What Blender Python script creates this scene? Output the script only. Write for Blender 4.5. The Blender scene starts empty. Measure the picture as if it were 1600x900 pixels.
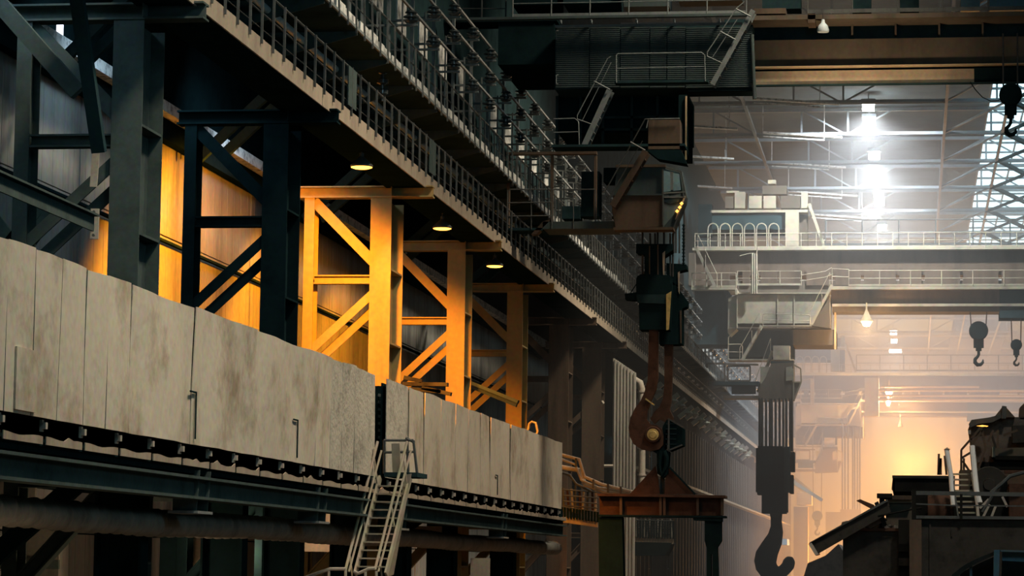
import bpy, math, random
from mathutils import Vector, Matrix
random.seed(7)
C = bpy.context.scene.collection
# ------------------------------------------------------------------ camera
F = 4300.0                                    # focal length in pixels of a 1600 px wide frame
Yc = Vector((625.0, 443.0 * -1, F)).normalized()       # hall axis (+Y) in (right, up, forward)
_s = 0.0125
Zc = Vector((_s, 1.0, (443.0 - 625.0 * _s) / F))
Zc = (Zc - Yc * Zc.dot(Yc)).normalized()
Xc = Yc.cross(Zc)                              # left-handed triple: fix the sign below
if Xc.x < 0: Xc = -Xc
# rows = camera axes in world coordinates
Rt = Vector((Xc.x, Yc.x, Zc.x)); Up = Vector((Xc.y, Yc.y, Zc.y)); Fw = Vector((Xc.z, Yc.z, Zc.z))
cam_d = bpy.data.cameras.new('camera'); cam = bpy.data.objects.new('camera', cam_d); C.objects.link(cam)
cam.matrix_world = Matrix(((Rt.x, Up.x, -Fw.x, 0), (Rt.y, Up.y, -Fw.y, 0), (Rt.z, Up.z, -Fw.z, 0), (0, 0, 0, 1)))
cam_d.sensor_width = 36; cam_d.lens = F / 1600 * 36; cam_d.clip_end = 2000; cam_d.clip_start = 0.5
bpy.context.scene.camera = cam
# ------------------------------------------------------------------ world, exposure
sc = bpy.context.scene
sc.view_settings.view_transform = 'Standard'; sc.view_settings.look = 'None'
sc.view_settings.gamma = 1; sc.view_settings.use_curve_mapping = False
sc.view_settings.exposure = 0.0
w = bpy.data.worlds.new('world'); sc.world = w; w.use_nodes = True
w.node_tree.nodes['Background'].inputs[0].default_value = (0.04, 0.34, 0.40, 1)
w.node_tree.nodes['Background'].inputs[1].default_value = 0.085
HAZE = 0.0015; HAZE2 = 0.0062
def light(name, kind, loc, energy, color, target=None, size=1.0, sizey=None, spot=None, blend=.5, parent=None):
    d = bpy.data.lights.new(name, kind); d.energy = energy; d.color = color
    if kind == 'AREA':
        d.size = size
        if sizey: d.shape = 'RECTANGLE'; d.size_y = sizey
    elif kind in ('POINT', 'SPOT'): d.shadow_soft_size = size
    if kind == 'SPOT': d.spot_size = math.radians(spot); d.spot_blend = blend
    o = bpy.data.objects.new(name, d); C.objects.link(o); o.location = loc
    if target is not None:
        o.rotation_euler = (Vector(target) - Vector(loc)).to_track_quat('-Z', 'Y').to_euler()
    if parent: o.parent = parent; o.location = Vector(loc) - WL[parent.name]
    return o
WL = {}
# added unseen key lamps under the roof, and blue fills standing in for daylight
for Y_, e_ in ((42, 2300), (66, 2100), (92, 1300), (117, 2600)):  # farthest one added to brighten the corrugated casing
    k_ = light('added_flood', 'AREA', (1, Y_, 33), e_, (1.0, .86, .66), target=(-14, Y_+3, 6), size=3.5); k_.data.spread = math.radians(80)
light('added_blue_fill', 'AREA', (4, 20, 26), 1300, (.50, .85, 1.0), target=(-12, 90, 10), size=10)
light('added_blue_fill', 'AREA', (13, 40, 12), 650, (.45, .82, 1.0), target=(-14, 75, 11), size=5)  # added fill to light under the walkway decks
k_ = light('added_flood', 'AREA', (9, 66, 31), 420, (1.0, .90, .76), target=(3, 84, 2), size=2); k_.data.spread = math.radians(60)  # added lamp to brighten the dark machine
# daylight through the roof over the far half of the hall
light('roof_daylight', 'AREA', (0, 275, 33), 14500, (.34, .66, 1.0), target=(0, 285, 0), size=28, sizey=150)
# furnace glow at the far end
light('furnace_glow', 'POINT', (0, 385, 15), 82000, (1.0, .43, .08), size=3)
light('furnace_glow', 'POINT', (2, 345, -1), 52000, (1.0, .42, .07), size=3)
light('furnace_glow', 'POINT', (-5, 300, 0), 42000, (1.0, .42, .07), size=3)
light('furnace_glow', 'AREA', (1, 262, -7.5), 14000, (1.0, .45, .13), target=(0, 262, 10), size=12, sizey=40)

# ------------------------------------------------------------------ helpers
def ray(px, py):
    return Rt * (px - 800) + Up * (450 - py) + Fw * F
def U(px, py, Y):                              # point on the transverse plane at distance Y
    r = ray(px, py); return r * (Y / r.y)
def W(px, py, x):                              # point on the longitudinal plane at x
    r = ray(px, py); return r * (x / r.x)
def T(o, label=None, cat=None, group=None, kind=None):
    if label: o['label'] = label
    if cat: o['category'] = cat
    if group: o['group'] = group
    if kind: o['kind'] = kind
    return o
def empty(name, loc, label=None, cat=None, group=None):
    o = bpy.data.objects.new(name, None); C.objects.link(o); o.location = loc; WL[o.name] = Vector(loc)
    o.empty_display_size = .3
    return T(o, label, cat, group)
MATS = {}
def mat(name, col, rough=.7, metal=0.0, var=.35, scale=1.2, streak=False, bump=.0, dirt=None, emit=None, es=1.0, bscale=None, fine=0.15, spec=.15):
    m = bpy.data.materials.new(name); m.use_nodes = True; nt = m.node_tree; n = nt.nodes; l = nt.links
    b = n['Principled BSDF']; b.inputs['Roughness'].default_value = rough; b.inputs['Metallic'].default_value = metal; b.inputs['Specular IOR Level'].default_value = spec
    MATS[name] = m
    if emit:
        b.inputs['Base Color'].default_value = (*col, 1); b.inputs['Emission Color'].default_value = (*emit, 1)
        b.inputs['Emission Strength'].default_value = es; return m
    g = n.new('ShaderNodeNewGeometry'); mp = n.new('ShaderNodeMapping'); l.new(g.outputs['Position'], mp.inputs[0])
    mp.inputs['Scale'].default_value = (1, 1, .18) if streak else (1, 1, 1)
    nz = n.new('ShaderNodeTexNoise'); nz.inputs['Scale'].default_value = scale; nz.inputs['Detail'].default_value = 6; nz.inputs['Roughness'].default_value = .65
    l.new(mp.outputs[0], nz.inputs[0])
    cr = n.new('ShaderNodeValToRGB'); e = cr.color_ramp.elements
    e[0].position = .30; e[1].position = .72
    d = dirt if dirt else [c * (1 - var) for c in col]
    e[0].color = (*d, 1); e[1].color = (*[min(1, c * (1 + var * .5)) for c in col], 1)
    mid = cr.color_ramp.elements.new(.5); mid.color = (*col, 1)
    l.new(nz.outputs['Fac'], cr.inputs[0])
    nf = n.new('ShaderNodeTexNoise'); nf.inputs['Scale'].default_value = scale * 9; nf.inputs['Detail'].default_value = 4; l.new(g.outputs['Position'], nf.inputs[0])
    mx = n.new('ShaderNodeMix'); mx.data_type = 'RGBA'; mx.blend_type = 'OVERLAY'; mx.inputs['Factor'].default_value = fine * 2
    l.new(cr.outputs[0], mx.inputs['A']); l.new(nf.outputs['Color'], mx.inputs['B'])
    hs = n.new('ShaderNodeHueSaturation'); hs.inputs['Saturation'].default_value = .95
    l.new(mx.outputs['Result'], hs.inputs['Color']); l.new(hs.outputs[0], b.inputs['Base Color'])
    if bump:
        bp = n.new('ShaderNodeBump'); bp.inputs['Strength'].default_value = bump; bp.inputs['Distance'].default_value = .05
        if bscale:
            nb = n.new('ShaderNodeTexNoise'); nb.inputs['Scale'].default_value = bscale; l.new(g.outputs['Position'], nb.inputs[0]); l.new(nb.outputs['Fac'], bp.inputs['Height'])
        else: l.new(nz.outputs['Fac'], bp.inputs['Height'])
        l.new(bp.outputs[0], b.inputs['Normal'])
    return m
mat('dark_steel', (.022, .046, .050), .9, var=.4, scale=.8, spec=0)  # teal steel, deepened to carry the teal of the shadows
mat('black_steel', (.008, .020, .022), 1, spec=0)  # near-black steel with the teal of the shadows put in
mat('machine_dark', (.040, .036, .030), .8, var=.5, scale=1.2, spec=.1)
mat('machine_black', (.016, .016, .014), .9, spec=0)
mat('rail_half_lit', (.27, .27, .25), .5, var=.3, scale=2)  # rail tone with middling light put into its colour
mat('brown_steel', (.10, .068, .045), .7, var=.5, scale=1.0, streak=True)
mat('column_lamplit', (.36, .25, .09), .55, var=.25, scale=.7, streak=True)  # column paint with the lamps' orange light put into its colour
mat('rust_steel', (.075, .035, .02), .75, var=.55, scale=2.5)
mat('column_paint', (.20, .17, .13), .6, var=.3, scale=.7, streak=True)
mat('beige_sheet', (.60, .52, .40), .6, var=.18, scale=.75, bump=.35, bscale=2.5, dirt=(.36, .28, .19))
mat('rough_sheet', (.50, .45, .36), .7, var=.25, scale=1.5, bump=.5, bscale=9, dirt=(.28, .25, .2))
mat('fascia', (.36, .29, .21), .75, var=.3, scale=1.3, streak=True, dirt=(.26, .2, .15))
mat('pale_rail', (.17, .19, .185), .5, var=.3, scale=2)
mat('rail_steel', (.085, .09, .085), .5, var=.4, scale=2)
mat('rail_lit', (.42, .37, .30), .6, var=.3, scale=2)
mat('grey_beam', (.065, .088, .082), .9, var=.3, spec=0)
mat('wall_panel', (.25, .25, .23), .8, var=.45, scale=.5, streak=True, dirt=(.10, .10, .10))
mat('dusty', (.75, .75, .72), .9, var=.5, scale=4, dirt=(.12, .12, .12))
mat('wrap', (.19, .185, .155), .7, var=.4, scale=1.5)
mat('pipe_silver', (.52, .60, .62), .45, var=.2, scale=2)
mat('porcelain', (.06, .07, .07), .15, var=.3, scale=3, spec=.6)
mat('crane_sheet', (.060, .082, .080), .6, var=.35, scale=.8, streak=True)
mat('crane_beige', (.36, .31, .22), .7, var=.4, scale=.35, dirt=(.16, .14, .11))
mat('crane_brown', (.11, .085, .06), .7, var=.4, scale=.6, streak=True)
mat('lamplit_web', (.42, .32, .21), .7, var=.2, scale=1.0)  # girder web with the lamp's yellow light put into its colour
mat('gold_and_lamplit', (.50, .36, .20), .7, var=.25, scale=1.0)  # gold tone; holds lamplight put into the girder flange and far pipes
mat('corrugated_pale', (.42, .40, .35), .6, var=.4, scale=1.2, streak=True, dirt=(.22, .2, .17))
mat('rope', (.07, .065, .06), .5, var=.3, scale=6)
mat('floor_dust', (.16, .12, .09), .9, var=.4, scale=.3)
mat('roof_sheet', (.12, .17, .20), .8, var=.3, scale=.3)  # bluish to put the blue of the haze into the roof
mat('roof_steel', (.24, .27, .29), .6, var=.3, scale=.7)
mat('slag', (.12, .10, .085), .9, var=.6, scale=1.8, bump=.6)
mat('white_paint', (.78, .76, .72), .4, var=.15, scale=3)
mat('blue_panel', (.12, .19, .22), .4, var=.25, scale=1.2)
mat('patch_white', (.60, .60, .56), .7, var=.5, scale=3, dirt=(.10, .10, .1))
mat('yellow_paint', (.55, .40, .13), .6, var=.4, scale=3)
mat('glass_dark', (.10, .16, .18), .12, var=.1, spec=.5)
mat('sodium', (1, .6, .2), emit=(1.0, .36, .045), es=7)
mat('lamp_white', (1, 1, 1), emit=(1.0, .97, .9), es=42)
mat('lamp_warm', (1, .8, .5), emit=(1.0, .60, .22), es=30)
mat('sky_glass', (.5, .6, .65), .3, emit=(.50, .78, .88), es=2.4)
mat('day_slit', (1, 1, 1), emit=(.85, .85, 1.0), es=2.2)
mat('hot_orange', (1, .5, .1), emit=(1.0, .42, .08), es=2.2)

class MB:
    def __init__(s): s.v = []; s.f = []
    def add(s, vs, fs):
        o = len(s.v); s.v += [Vector(v) for v in vs]; s.f += [tuple(i + o for i in f) for f in fs]; return s
    def box(s, x0, x1, y0, y1, z0, z1):
        if x0 > x1: x0, x1 = x1, x0
        if y0 > y1: y0, y1 = y1, y0
        if z0 > z1: z0, z1 = z1, z0
        return s.add([(x0,y0,z0),(x1,y0,z0),(x1,y1,z0),(x0,y1,z0),(x0,y0,z1),(x1,y0,z1),(x1,y1,z1),(x0,y1,z1)],
              [(0,3,2,1),(4,5,6,7),(0,1,5,4),(1,2,6,5),(2,3,7,6),(3,0,4,7)])
    def bar(s, p, q, w, h, up=(0,0,1)):      # rectangular bar p-q, w across, h along up
        p = Vector(p); q = Vector(q); d = (q - p).normalized(); u = Vector(up)
        a = d.cross(u)
        if a.length < 1e-4: u = Vector((0,1,0)); a = d.cross(u)
        a.normalize(); u = a.cross(d).normalized()
        vs = [b + a * (i * w / 2) + u * (j * h / 2) for b in (p, q) for i, j in ((-1,-1),(1,-1),(1,1),(-1,1))]
        return s.add(vs, [(0,1,2,3),(7,6,5,4),(0,4,5,1),(1,5,6,2),(2,6,7,3),(3,7,4,0)])
    def ibeam(s, p, q, w, h, t=.04, up=(0,0,1)):
        p = Vector(p); q = Vector(q); d = (q - p).normalized(); u = Vector(up); a = d.cross(u)
        if a.length < 1e-4: u = Vector((0,1,0)); a = d.cross(u)
        a.normalize(); u = a.cross(d).normalized()
        s.bar(p + u*(h/2 - t/2), q + u*(h/2 - t/2), w, t, u); s.bar(p - u*(h/2 - t/2), q - u*(h/2 - t/2), w, t, u)
        return s.bar(p, q, t, h - 2*t, u)
    def tube(s, pts, r, n=8, rs=None):
        pts = [Vector(p) for p in pts]; base = len(s.v); prev = None
        for i, p in enumerate(pts):
            d = (pts[min(i+1, len(pts)-1)] - pts[max(i-1, 0)]).normalized()
            u = Vector((0,0,1)) if abs(d.z) < .9 else Vector((0,1,0))
            if prev is not None and prev.cross(d).length > .1: u = prev
            a = d.cross(u).normalized(); b = a.cross(d).normalized(); prev = b
            rr = rs[i] if rs else r
            for k in range(n):
                t = 2*math.pi*k/n; s.v.append(p + a*(rr*math.cos(t)) + b*(rr*math.sin(t)))
        for i in range(len(pts)-1):
            for k in range(n):
                k2 = (k+1) % n; A = base + i*n
                s.f.append((A+k, A+k2, A+n+k2, A+n+k))
        s.f.append(tuple(base + k for k in range(n))); s.f.append(tuple(base + (len(pts)-1)*n + k for k in range(n)))
        return s
    def lathe(s, c, prof, n=16, axis='z'):   # prof = [(r, h)]
        base = len(s.v); c = Vector(c)
        for r, h in prof:
            for k in range(n):
                t = 2*math.pi*k/n; a, b = r*math.cos(t), r*math.sin(t)
                s.v.append(c + (Vector((a,b,h)) if axis == 'z' else Vector((a,h,b)) if axis == 'y' else Vector((h,a,b))))
        for i in range(len(prof)-1):
            for k in range(n):
                k2 = (k+1) % n; A = base + i*n; s.f.append((A+k, A+k2, A+n+k2, A+n+k))
        s.f.append(tuple(base + k for k in range(n))); s.f.append(tuple(base + (len(prof)-1)*n + k for k in range(n)))
        return s
    def poly(s, pts, dvec):                   # extrude a polygon outline (3-D points) by dvec
        n = len(pts); d = Vector(dvec)
        return s.add([Vector(p) for p in pts] + [Vector(p) + d for p in pts],
            [tuple(range(n)), tuple(range(2*n-1, n-1, -1))] + [(i, (i+1) % n + 0, (i+1) % n + n, i + n) for i in range(n)])
    def build(s, name, m, parent=None, smooth=False, loc=None, **tags):
        me = bpy.data.meshes.new(name)
        org = Vector(loc) if loc is not None else (WL[parent.name] if parent else Vector((0,0,0)))
        me.from_pydata([v - org for v in s.v], [], s.f); me.materials.append(MATS[m])
        me.validate(); me.update()
        import bmesh
        bm = bmesh.new(); bm.from_mesh(me); bmesh.ops.recalc_face_normals(bm, faces=bm.faces); bm.to_mesh(me); bm.free()
        if smooth:
            me.polygons.foreach_set('use_smooth', [True]*len(me.polygons)); me.set_sharp_from_angle(angle=.7)
        o = bpy.data.objects.new(name, me); C.objects.link(o)
        if parent: o.parent = parent; o.location = org - WL[parent.name]
        else: o.location = org
        WL[o.name] = org
        return T(o, tags.get('label'), tags.get('cat'), tags.get('group'), tags.get('kind'))
def dup(o, off, parent):                      # copy of one part, moved by off
    c = o.copy(); C.objects.link(c); c.parent = parent; c.location = Vector(o.location) + Vector(off); WL[c.name] = WL[o.name] + Vector(off); return c
def copy_tree(o, off, parent=None, top=True):
    kids = list(o.children); c = o.copy(); C.objects.link(c); c.parent = parent
    if top: c.location = Vector(o.location) + Vector(off)
    WL[c.name] = WL[o.name] + Vector(off)
    for k in kids: copy_tree(k, off, c, False)
    return c
def rect(l, t, r, b, Y):                      # pixel rectangle on plane Y -> x0,x1,z0,z1
    cx, cy = (l+r)/2, (t+b)/2
    return U(l,cy,Y).x, U(r,cy,Y).x, U(cx,b,Y).z, U(cx,t,Y).z
def rbox(l, t, r, b, Y0, Y1):
    x0, x1, z0, z1 = rect(l, t, r, b, Y0); k = z0/Y0
    if z0 > 0 and b < 860:                      # seen from below: the far bottom edge is the lowest one in view
        zq = k*Y1
        if zq > z1-.09:
            zq = z1-.09; Y1 = max(Y0+.06, zq/k)
        z0 = min(zq, z1-.05) if zq > 0 else z0
    return MB().box(x0, x1, Y0, Y1, z0, z1)
def railing(parent, A, B, h, n, m='pale_rail', r=.03, name='railing', mids=1, toe=True):
    A = Vector(A); B = Vector(B); up = Vector((0,0,h))
    f = MB().tube([A+up, B+up], r, 6)
    for k in range(mids): f.tube([A+up*((k+1)/(mids+1)), B+up*((k+1)/(mids+1))], r*.7, 5)
    if toe: f.bar(A+Vector((0,0,.07)), B+Vector((0,0,.07)), .02, .14)
    rl = f.build(name, m, parent, loc=A)
    p0 = MB().tube([A, A+up], r, 6).build('post', m, rl, loc=A)
    for i in range(1, n): dup(p0, (B-A)*(i/(n-1)), rl)
    return rl
def stair(parent, Tp, Bt, wdir, n, m='pale_rail', mr='pale_rail', rail=1.0, sw=.22, name='staircase'):
    Tp = Vector(Tp); Bt = Vector(Bt); wv = Vector(wdir)
    s = MB().bar(Tp, Bt, .05, sw); s.bar(Tp+wv, Bt+wv, .05, sw)
    st = s.build(name, m, parent, loc=Bt)
    rd = (Tp-Bt)/(n+1); al = wv.normalized()
    run = rd.copy(); run.z = 0
    if run.length < 1e-3: run = Vector((0,1,0))
    run = run.normalized()*.11
    q = [Bt+rd-run, Bt+rd+run, Bt+rd+run+wv, Bt+rd-run+wv]
    s0 = MB().poly(q, (0,0,-.035)).build('step', m, st, loc=Bt+rd)
    for i in range(1, n): dup(s0, rd*i, st)
    if rail:
        for k in (0, 1):
            o = wv*k; u = Vector((0,0,rail))
            h = MB().tube([Bt+o, Bt+o+u, Tp+o+u, Tp+o], .025, 6); h.tube([Bt+o+u*.5, Tp+o+u*.5], .02, 5)
            M_ = (Bt+Tp)/2+o; h.tube([M_, M_+u], .02, 5)
            h.build('handrail', mr, st, loc=Bt)
    return st
# ------------------------------------------------------------------ the setting
S = 'structure'
FZ = -8.0
MB().box(-22, 17, 20, 432, FZ-.4, FZ).build('floor', 'floor_dust', kind=S)
# left outer wall: corrugated panels hung on a dark backing
wl = MB().box(-21.2, -20.8, 30, 432, FZ, 36).build('wall_left', 'black_steel', kind=S)
pan = MB()
_n = 14
for i in range(_n):                                     # corrugation
    y0 = i*5.9/_n; y1 = (i+1)*5.9/_n; d = .006 if i % 2 else 0
    pan.box(-20.8, -20.6+d, y0, y1, 0, 2.86)
p0 = pan.build('panel', 'wall_panel', wl, loc=(0,0,0)); p0.location = (0, 36, -8)
for yi in range(20):
    for zi in range(7):
        if (yi, zi) != (0, 0):
            c = p0.copy(); C.objects.link(c); c.parent = wl; c.location = (random.uniform(0, .03), 36+yi*6, -8+zi*2.9-.35*(zi > 4))
# glimpses of daylight between the wall sheets
for px, t, b in ((229, 110, 162), (97, 36, 74)):
    a = W(px, t, -20.4); e = W(px, b, -20.4)
    MB().box(-20.5, -20.4, a.y-.12, a.y+.12, e.z, a.z).build('window_%d' % (1 if px > 200 else 2), 'day_slit', kind=S)
MB().box(-17.6, -17.2, 30, 432, 13.8, 36).build('wall_upper', 'dark_steel', kind=S)
MB().box(16.6, 17, 30, 432, FZ, 36).build('wall_right', 'dark_steel', kind=S)
MB().box(-21, 17, 431, 431.5, FZ, 36).build('wall_end', 'wall_panel', kind=S)
MB().box(-21.2, 5.6, 20, 432, 34.0, 34.3).build('ceiling', 'roof_sheet', kind=S)
gz = MB().box(13.6, 17, 20, 432, 34.0, 34.3).build('ceiling_edge', 'roof_sheet', kind=S)
# glazed strip of the roof: panes between glazing bars
gl = empty('skylight', (9.6, 130, 34), 'long glazed strip in the roof beyond the hanging hook', 'skylight')
T(gl, kind=S)
g0 = MB().box(5.7, 8.2, 0, 4.6, 34.05, 34.1).build('pane', 'sky_glass', gl, loc=(0,0,0)); g0.location = Vector((0,130,0))-Vector((9.6,130,34))
for j in range(42):
    for k in range(3):
        if j or k:
            c = g0.copy(); C.objects.link(c); c.parent = gl; c.location = g0.location + Vector((k*2.6, j*5, random.uniform(-.02,.02)))
gb = MB()
for k in range(4): gb.bar((5.6+k*2.6, 130, 34), (5.6+k*2.6, 340, 34), .12, .2)
for j in range(43): gb.bar((5.6, 129.8+j*5, 34), (13.6, 129.8+j*5, 34), .12, .16)
gb.build('glazing_bar', 'roof_steel', gl)

# roof trusses over the far half
ordn = ['nearest','second','third','fourth','fifth','sixth','seventh','eighth','ninth','tenth','eleventh','twelfth','thirteenth','fourteenth','farthest']
proto = None
for k, Yt in enumerate([146, 160, 174, 188, 202, 216, 231, 246, 262, 280, 300, 322, 346, 372, 400]):
    if proto is None:
        t = empty('roof_truss', (0, Yt, 32))
        m = MB(); m.bar((-17,Yt-.25,32), (14,Yt-.25,32.), .1, .22); m.bar((-17,Yt+.25,32), (14,Yt+.25,32.), .1, .22)
        m.build('bottom_chord', 'roof_steel', t)
        MB().bar((-17,Yt,33.8), (14,Yt,33.8), .3, .25).build('top_chord', 'roof_steel', t)
        wv = None
        for i, x in enumerate([-14.5,-11.4,-8,-4.6,-1.1,2.4,5.8,9.2,12.6]):
            q = MB().bar((x, Yt, 32), (x, Yt, 33.8), .14, .14)
            if i % 2: q.bar((x, Yt, 32), (x+3.3, Yt, 33.8), .12, .12)
            else: q.bar((x, Yt, 33.8), (x+3.2, Yt, 32), .12, .12)
            if i % 3 != 1: q.build('web_member', 'roof_steel', t)
        proto = t
    else:
        t = copy_tree(proto, (0, Yt-146, 0))
    T(t, 'pale hazy steel roof truss, %s of the trusses counted from the near crane' % ordn[k], 'roof truss', 'roof trusses beyond the near crane')
for i, x in enumerate([-11.4, 2.4, 6.6, 11.2]):
    MB().bar((x, 140, 32), (x, 415, 32), .2, .2).build('longitudinal_tie', 'roof_steel',
        label=['pale thin roof tie running lengthwise on the left, above the distant trolley','pale roof tie running lengthwise right of the row of bright lamps',
               'roof tie along the left edge of the skylight','roof tie running lengthwise beneath the skylight'][i], cat='roof tie')
br = empty('roof_bracing', (6, 160, 32), 'criss-cross roof bracing in front of the skylight beyond the hanging hook', 'roof bracing')
ys = [146,160,174,188,202,216,231,246,262,280,300,322]
for a, b in zip(ys[:-1], ys[1:]):
    MB().bar((2.4, b, 32), (6.6, a, 32), .13, .13).build('diagonal', 'roof_steel', br)
    MB().bar((6.6, a, 32.1), (11.2, b, 32.1), .28, .28).build('diagonal', 'dark_steel', br)
    MB().bar((11.2, a, 32), (13.6, b, 32.2), .13, .13).build('diagonal', 'roof_steel', br)
    MB().bar((6.6, b, 31.9), (11.2, a, 31.9), .2, .2).build('diagonal', 'dark_steel', br)
# deep slanting purlins catching the light
for k, (px, py, Yt) in enumerate([(1178,154,187),(1192,207,201),(1206,254,216),(1232,299,232),(1268,335,246)]):
    a = U(px, py, Yt)
    MB().bar(a, (a.x+5.8, Yt, a.z-.45), .5, .12).bar(a+Vector((0,0,-.28)), (a.x+4.5, Yt, a.z-.62), .1, .08).bar(a, (a.x,Yt,34), .05, .05).bar((a.x+4.5,Yt,a.z-.5), (a.x+4.5,Yt,34), .05, .05).build('purlin', 'dusty',
        label='pale dusty purlin right of the lengthwise tie, %s from the top' % ['first','second','third','fourth','lowest'][k], cat='purlin', group='dusty purlins right of the tie')
for k, (px, py, Yt) in enumerate([(1072,197,190),(1072,244,205),(1075,290,222)]):
    a = U(px, py, Yt)
    MB().bar(a, (a.x+3.6, Yt, a.z-.25), .5, .12).bar((a.x+3,Yt,a.z-.2), (a.x+3,Yt,34), .05, .05).build('purlin', 'dusty', label='short pale dusty purlin left of the lengthwise roof tie, %s of three' % ['top','middle','bottom'][k], cat='purlin', group='dusty purlins left of the tie')
# roof lamps
lamp_px = [(1357,167,'highest'),(1358,190,''),(1366,243,''),(1373,303,''),(1374,316,''),(1378,356,''),(1396,520,''),(1399,548,''),(1397,533,'')]
for k, (px, py, _) in enumerate(lamp_px):
    Yl = 4300*33.1/(893-py)*1.0
    c = U(px, py, Yl)
    t = empty('roof_lamp', c, ['topmost and brightest white lamp under the roof','second white roof lamp, merging with the topmost one','white roof lamp in the middle of the bright row, alone above the distant trolley',
        'white roof lamp of the lower close pair, upper one','white roof lamp of the lower close pair, lower one','small white roof lamp just above the handrail of the middle crane',
        'tiny white roof lamp seen below the middle crane girder, topmost','tiny white roof lamp seen below the middle crane girder, lowest and largest','tiny white roof lamp seen below the middle crane girder, between two others'][k], 'lamp')
    r = .42 if k != 7 else .9
    MB().box(c.x-r, c.x+r, c.y-.5, c.y+.5, c.z-.25, c.z+.25).build('lamp_glass', 'lamp_white', t)
    MB().box(c.x-r-.1, c.x+r+.1, c.y-.6, c.y+.6, c.z+.26, c.z+.5).bar((c.x,c.y,c.z+.4), (c.x,c.y,34), .08, .08).build('housing', 'roof_steel', t)
    if k in (0, 2, 3, 5, 7):
        light('lamp_light', 'SPOT', c+Vector((0,-.2,-.7)), [34000,0,27000,19000,0,9000,0,12000][k], (.88, .95, 1.0), target=c+Vector((0,13,-20)), size=.5, spot=140, parent=t)

# ------------------------------------------------------------------ columns of the left row
def frame(Y, name, label, lit=False, depth=1.5, rear=True, wide=.62, group=None, low=True, mm='column_lamplit', arm=True):
    t = empty('braced_column', (-15.3, Y, FZ), label, 'column', group)
    q = MB().box(-15-wide, -15, Y, Y+.04, FZ, 10.7).box(-15-wide/2-.03, -15-wide/2+.03, Y+.04, Y+depth, FZ, 10.7).box(-15-wide, -15, Y+depth, Y+depth+.04, FZ, 10.7)
    q.build('hall_leg', mm, t)
    z = -6.5; s0 = None
    while z < 10.5:
        s = MB().box(-15-wide/2, -15.01, Y+.05, Y+depth, z, z+.05)
        if s0 is None: s0 = s.build('stiffener', mm, t, loc=(-15, Y, z)); z0 = z
        else: dup(s0, (0,0,z-z0), t)
        z += 2.15
    if rear:
        MB().box(-17.6, -17.3, Y+.02, Y+.06, FZ, 10.7).box(-17.47, -17.43, Y+.06, Y+.6, FZ, 10.7).box(-17.6, -17.3, Y+.6, Y+.64, FZ, 10.7).build('rear_leg', mm, t)
        MB().ibeam((-17.3, Y+.2, 8.28), (-15.6, Y+.2, 8.28), .3, .26).build('tie_beam', mm, t)
        MB().ibeam((-17.3, Y+.2, 1.55), (-15.6, Y+.2, 1.55), .3, .26).build('tie_beam', mm, t)
        MB().bar((-17.35, Y+.15, 10.6), (-15.55, Y+.15, 8.8), .05, .30).bar((-17.35, Y+.30, 10.62), (-15.55, Y+.30, 8.82), .22, .05).build('diagonal_brace', mm, t)
        MB().bar((-15.5, Y+.1, 7.9), (-17.4, Y+.1, 6.15), .05, .24).build('diagonal_brace', mm, t)
        MB().bar((-15.5, Y+.5, 7.5), (-17.4, Y+.5, 5.75), .05, .24).build('diagonal_brace', mm, t)
        if low: MB().ibeam((-15.5, Y+.2, 1.5), (-17.4, Y+.2, -.6), .3, .3).build('diagonal_brace', mm, t)
    if arm: MB().ibeam((-17.8, Y+.2, 10.85), (-13.8, Y+.2, 10.85), .45, .34).bar((-15,Y+.03,10.85), (-14.98,Y+.03,10.85), .4, .3).build('cross_beam', mm, t)
    return t
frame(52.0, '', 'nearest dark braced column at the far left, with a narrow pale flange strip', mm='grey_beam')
frame(64.8, '', 'dark braced column between the leftmost column and the first orange lamp', depth=1.4, mm='black_steel')  # unlit look put into the colour by the black material
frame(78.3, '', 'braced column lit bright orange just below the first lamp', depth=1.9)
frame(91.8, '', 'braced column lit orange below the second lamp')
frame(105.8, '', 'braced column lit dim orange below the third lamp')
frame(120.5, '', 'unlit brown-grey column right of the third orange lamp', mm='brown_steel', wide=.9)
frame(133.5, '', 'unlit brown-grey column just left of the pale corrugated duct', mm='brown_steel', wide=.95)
for k, Y in enumerate([158, 171, 184, 197, 210, 223, 236, 250, 264, 278, 294, 310, 328, 346]):
    frame(Y, '', 'brown hazy column of the far left row, %s beyond the bent pipe' % ordn[k], rear=False, mm='brown_steel', wide=1.0, arm=False, group='far columns of the left row')
# nearby lengthwise members around the first column
t = empty('lengthwise_strut', (-15.7, 44, 7), 'channel strut with pale top edge, bolted by an end plate to the leftmost column', 'strut')
a = W(-60, 245, -15.8); b = W(146, 337, -15.8)
MB().bar(a, b, .25, .04).bar(a+Vector((0,0,-.16)), b+Vector((0,0,-.16)), .04, .3).build('channel', 'grey_beam', t)
e = MB(); e.bar(b+Vector((0,.1,.15)), b+Vector((0,.1,-.45)), .16, .06, (0,1,0)); e.build('end_plate', 'rail_lit', t)
for dz in (.08, -.38): MB().lathe(b+Vector((0,.04,dz)), [(.03,-.03),(.03,.0),(.0,.01)], 6, 'y').build('bolt', 'rail_steel', t)
a = U(118, -20, 49); b = U(155, 238, 50)
MB().bar(a, b, .16, .26, (1,0,0)).build('hanging_brace', 'dark_steel', label='steep dark brace hanging in front of the leftmost column', cat='brace')
a = U(-10, -5, 51); b = U(122, 145, 51)
MB().bar(a, b, .2, .32).build('inclined_brace', 'grey_beam', label='broad dark diagonal brace in the top left corner', cat='brace')
a = U(150, 240, 50.5); b = U(146, 292, 50.5)
MB().bar(a, b, .03, .14, (1,0,0)).build('pale_bracket', 'rail_lit', label='small pale vertical bracket below the steep dark brace', cat='bracket')
a = U(32, 355, 60); b = U(132, 395, 60)
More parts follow.
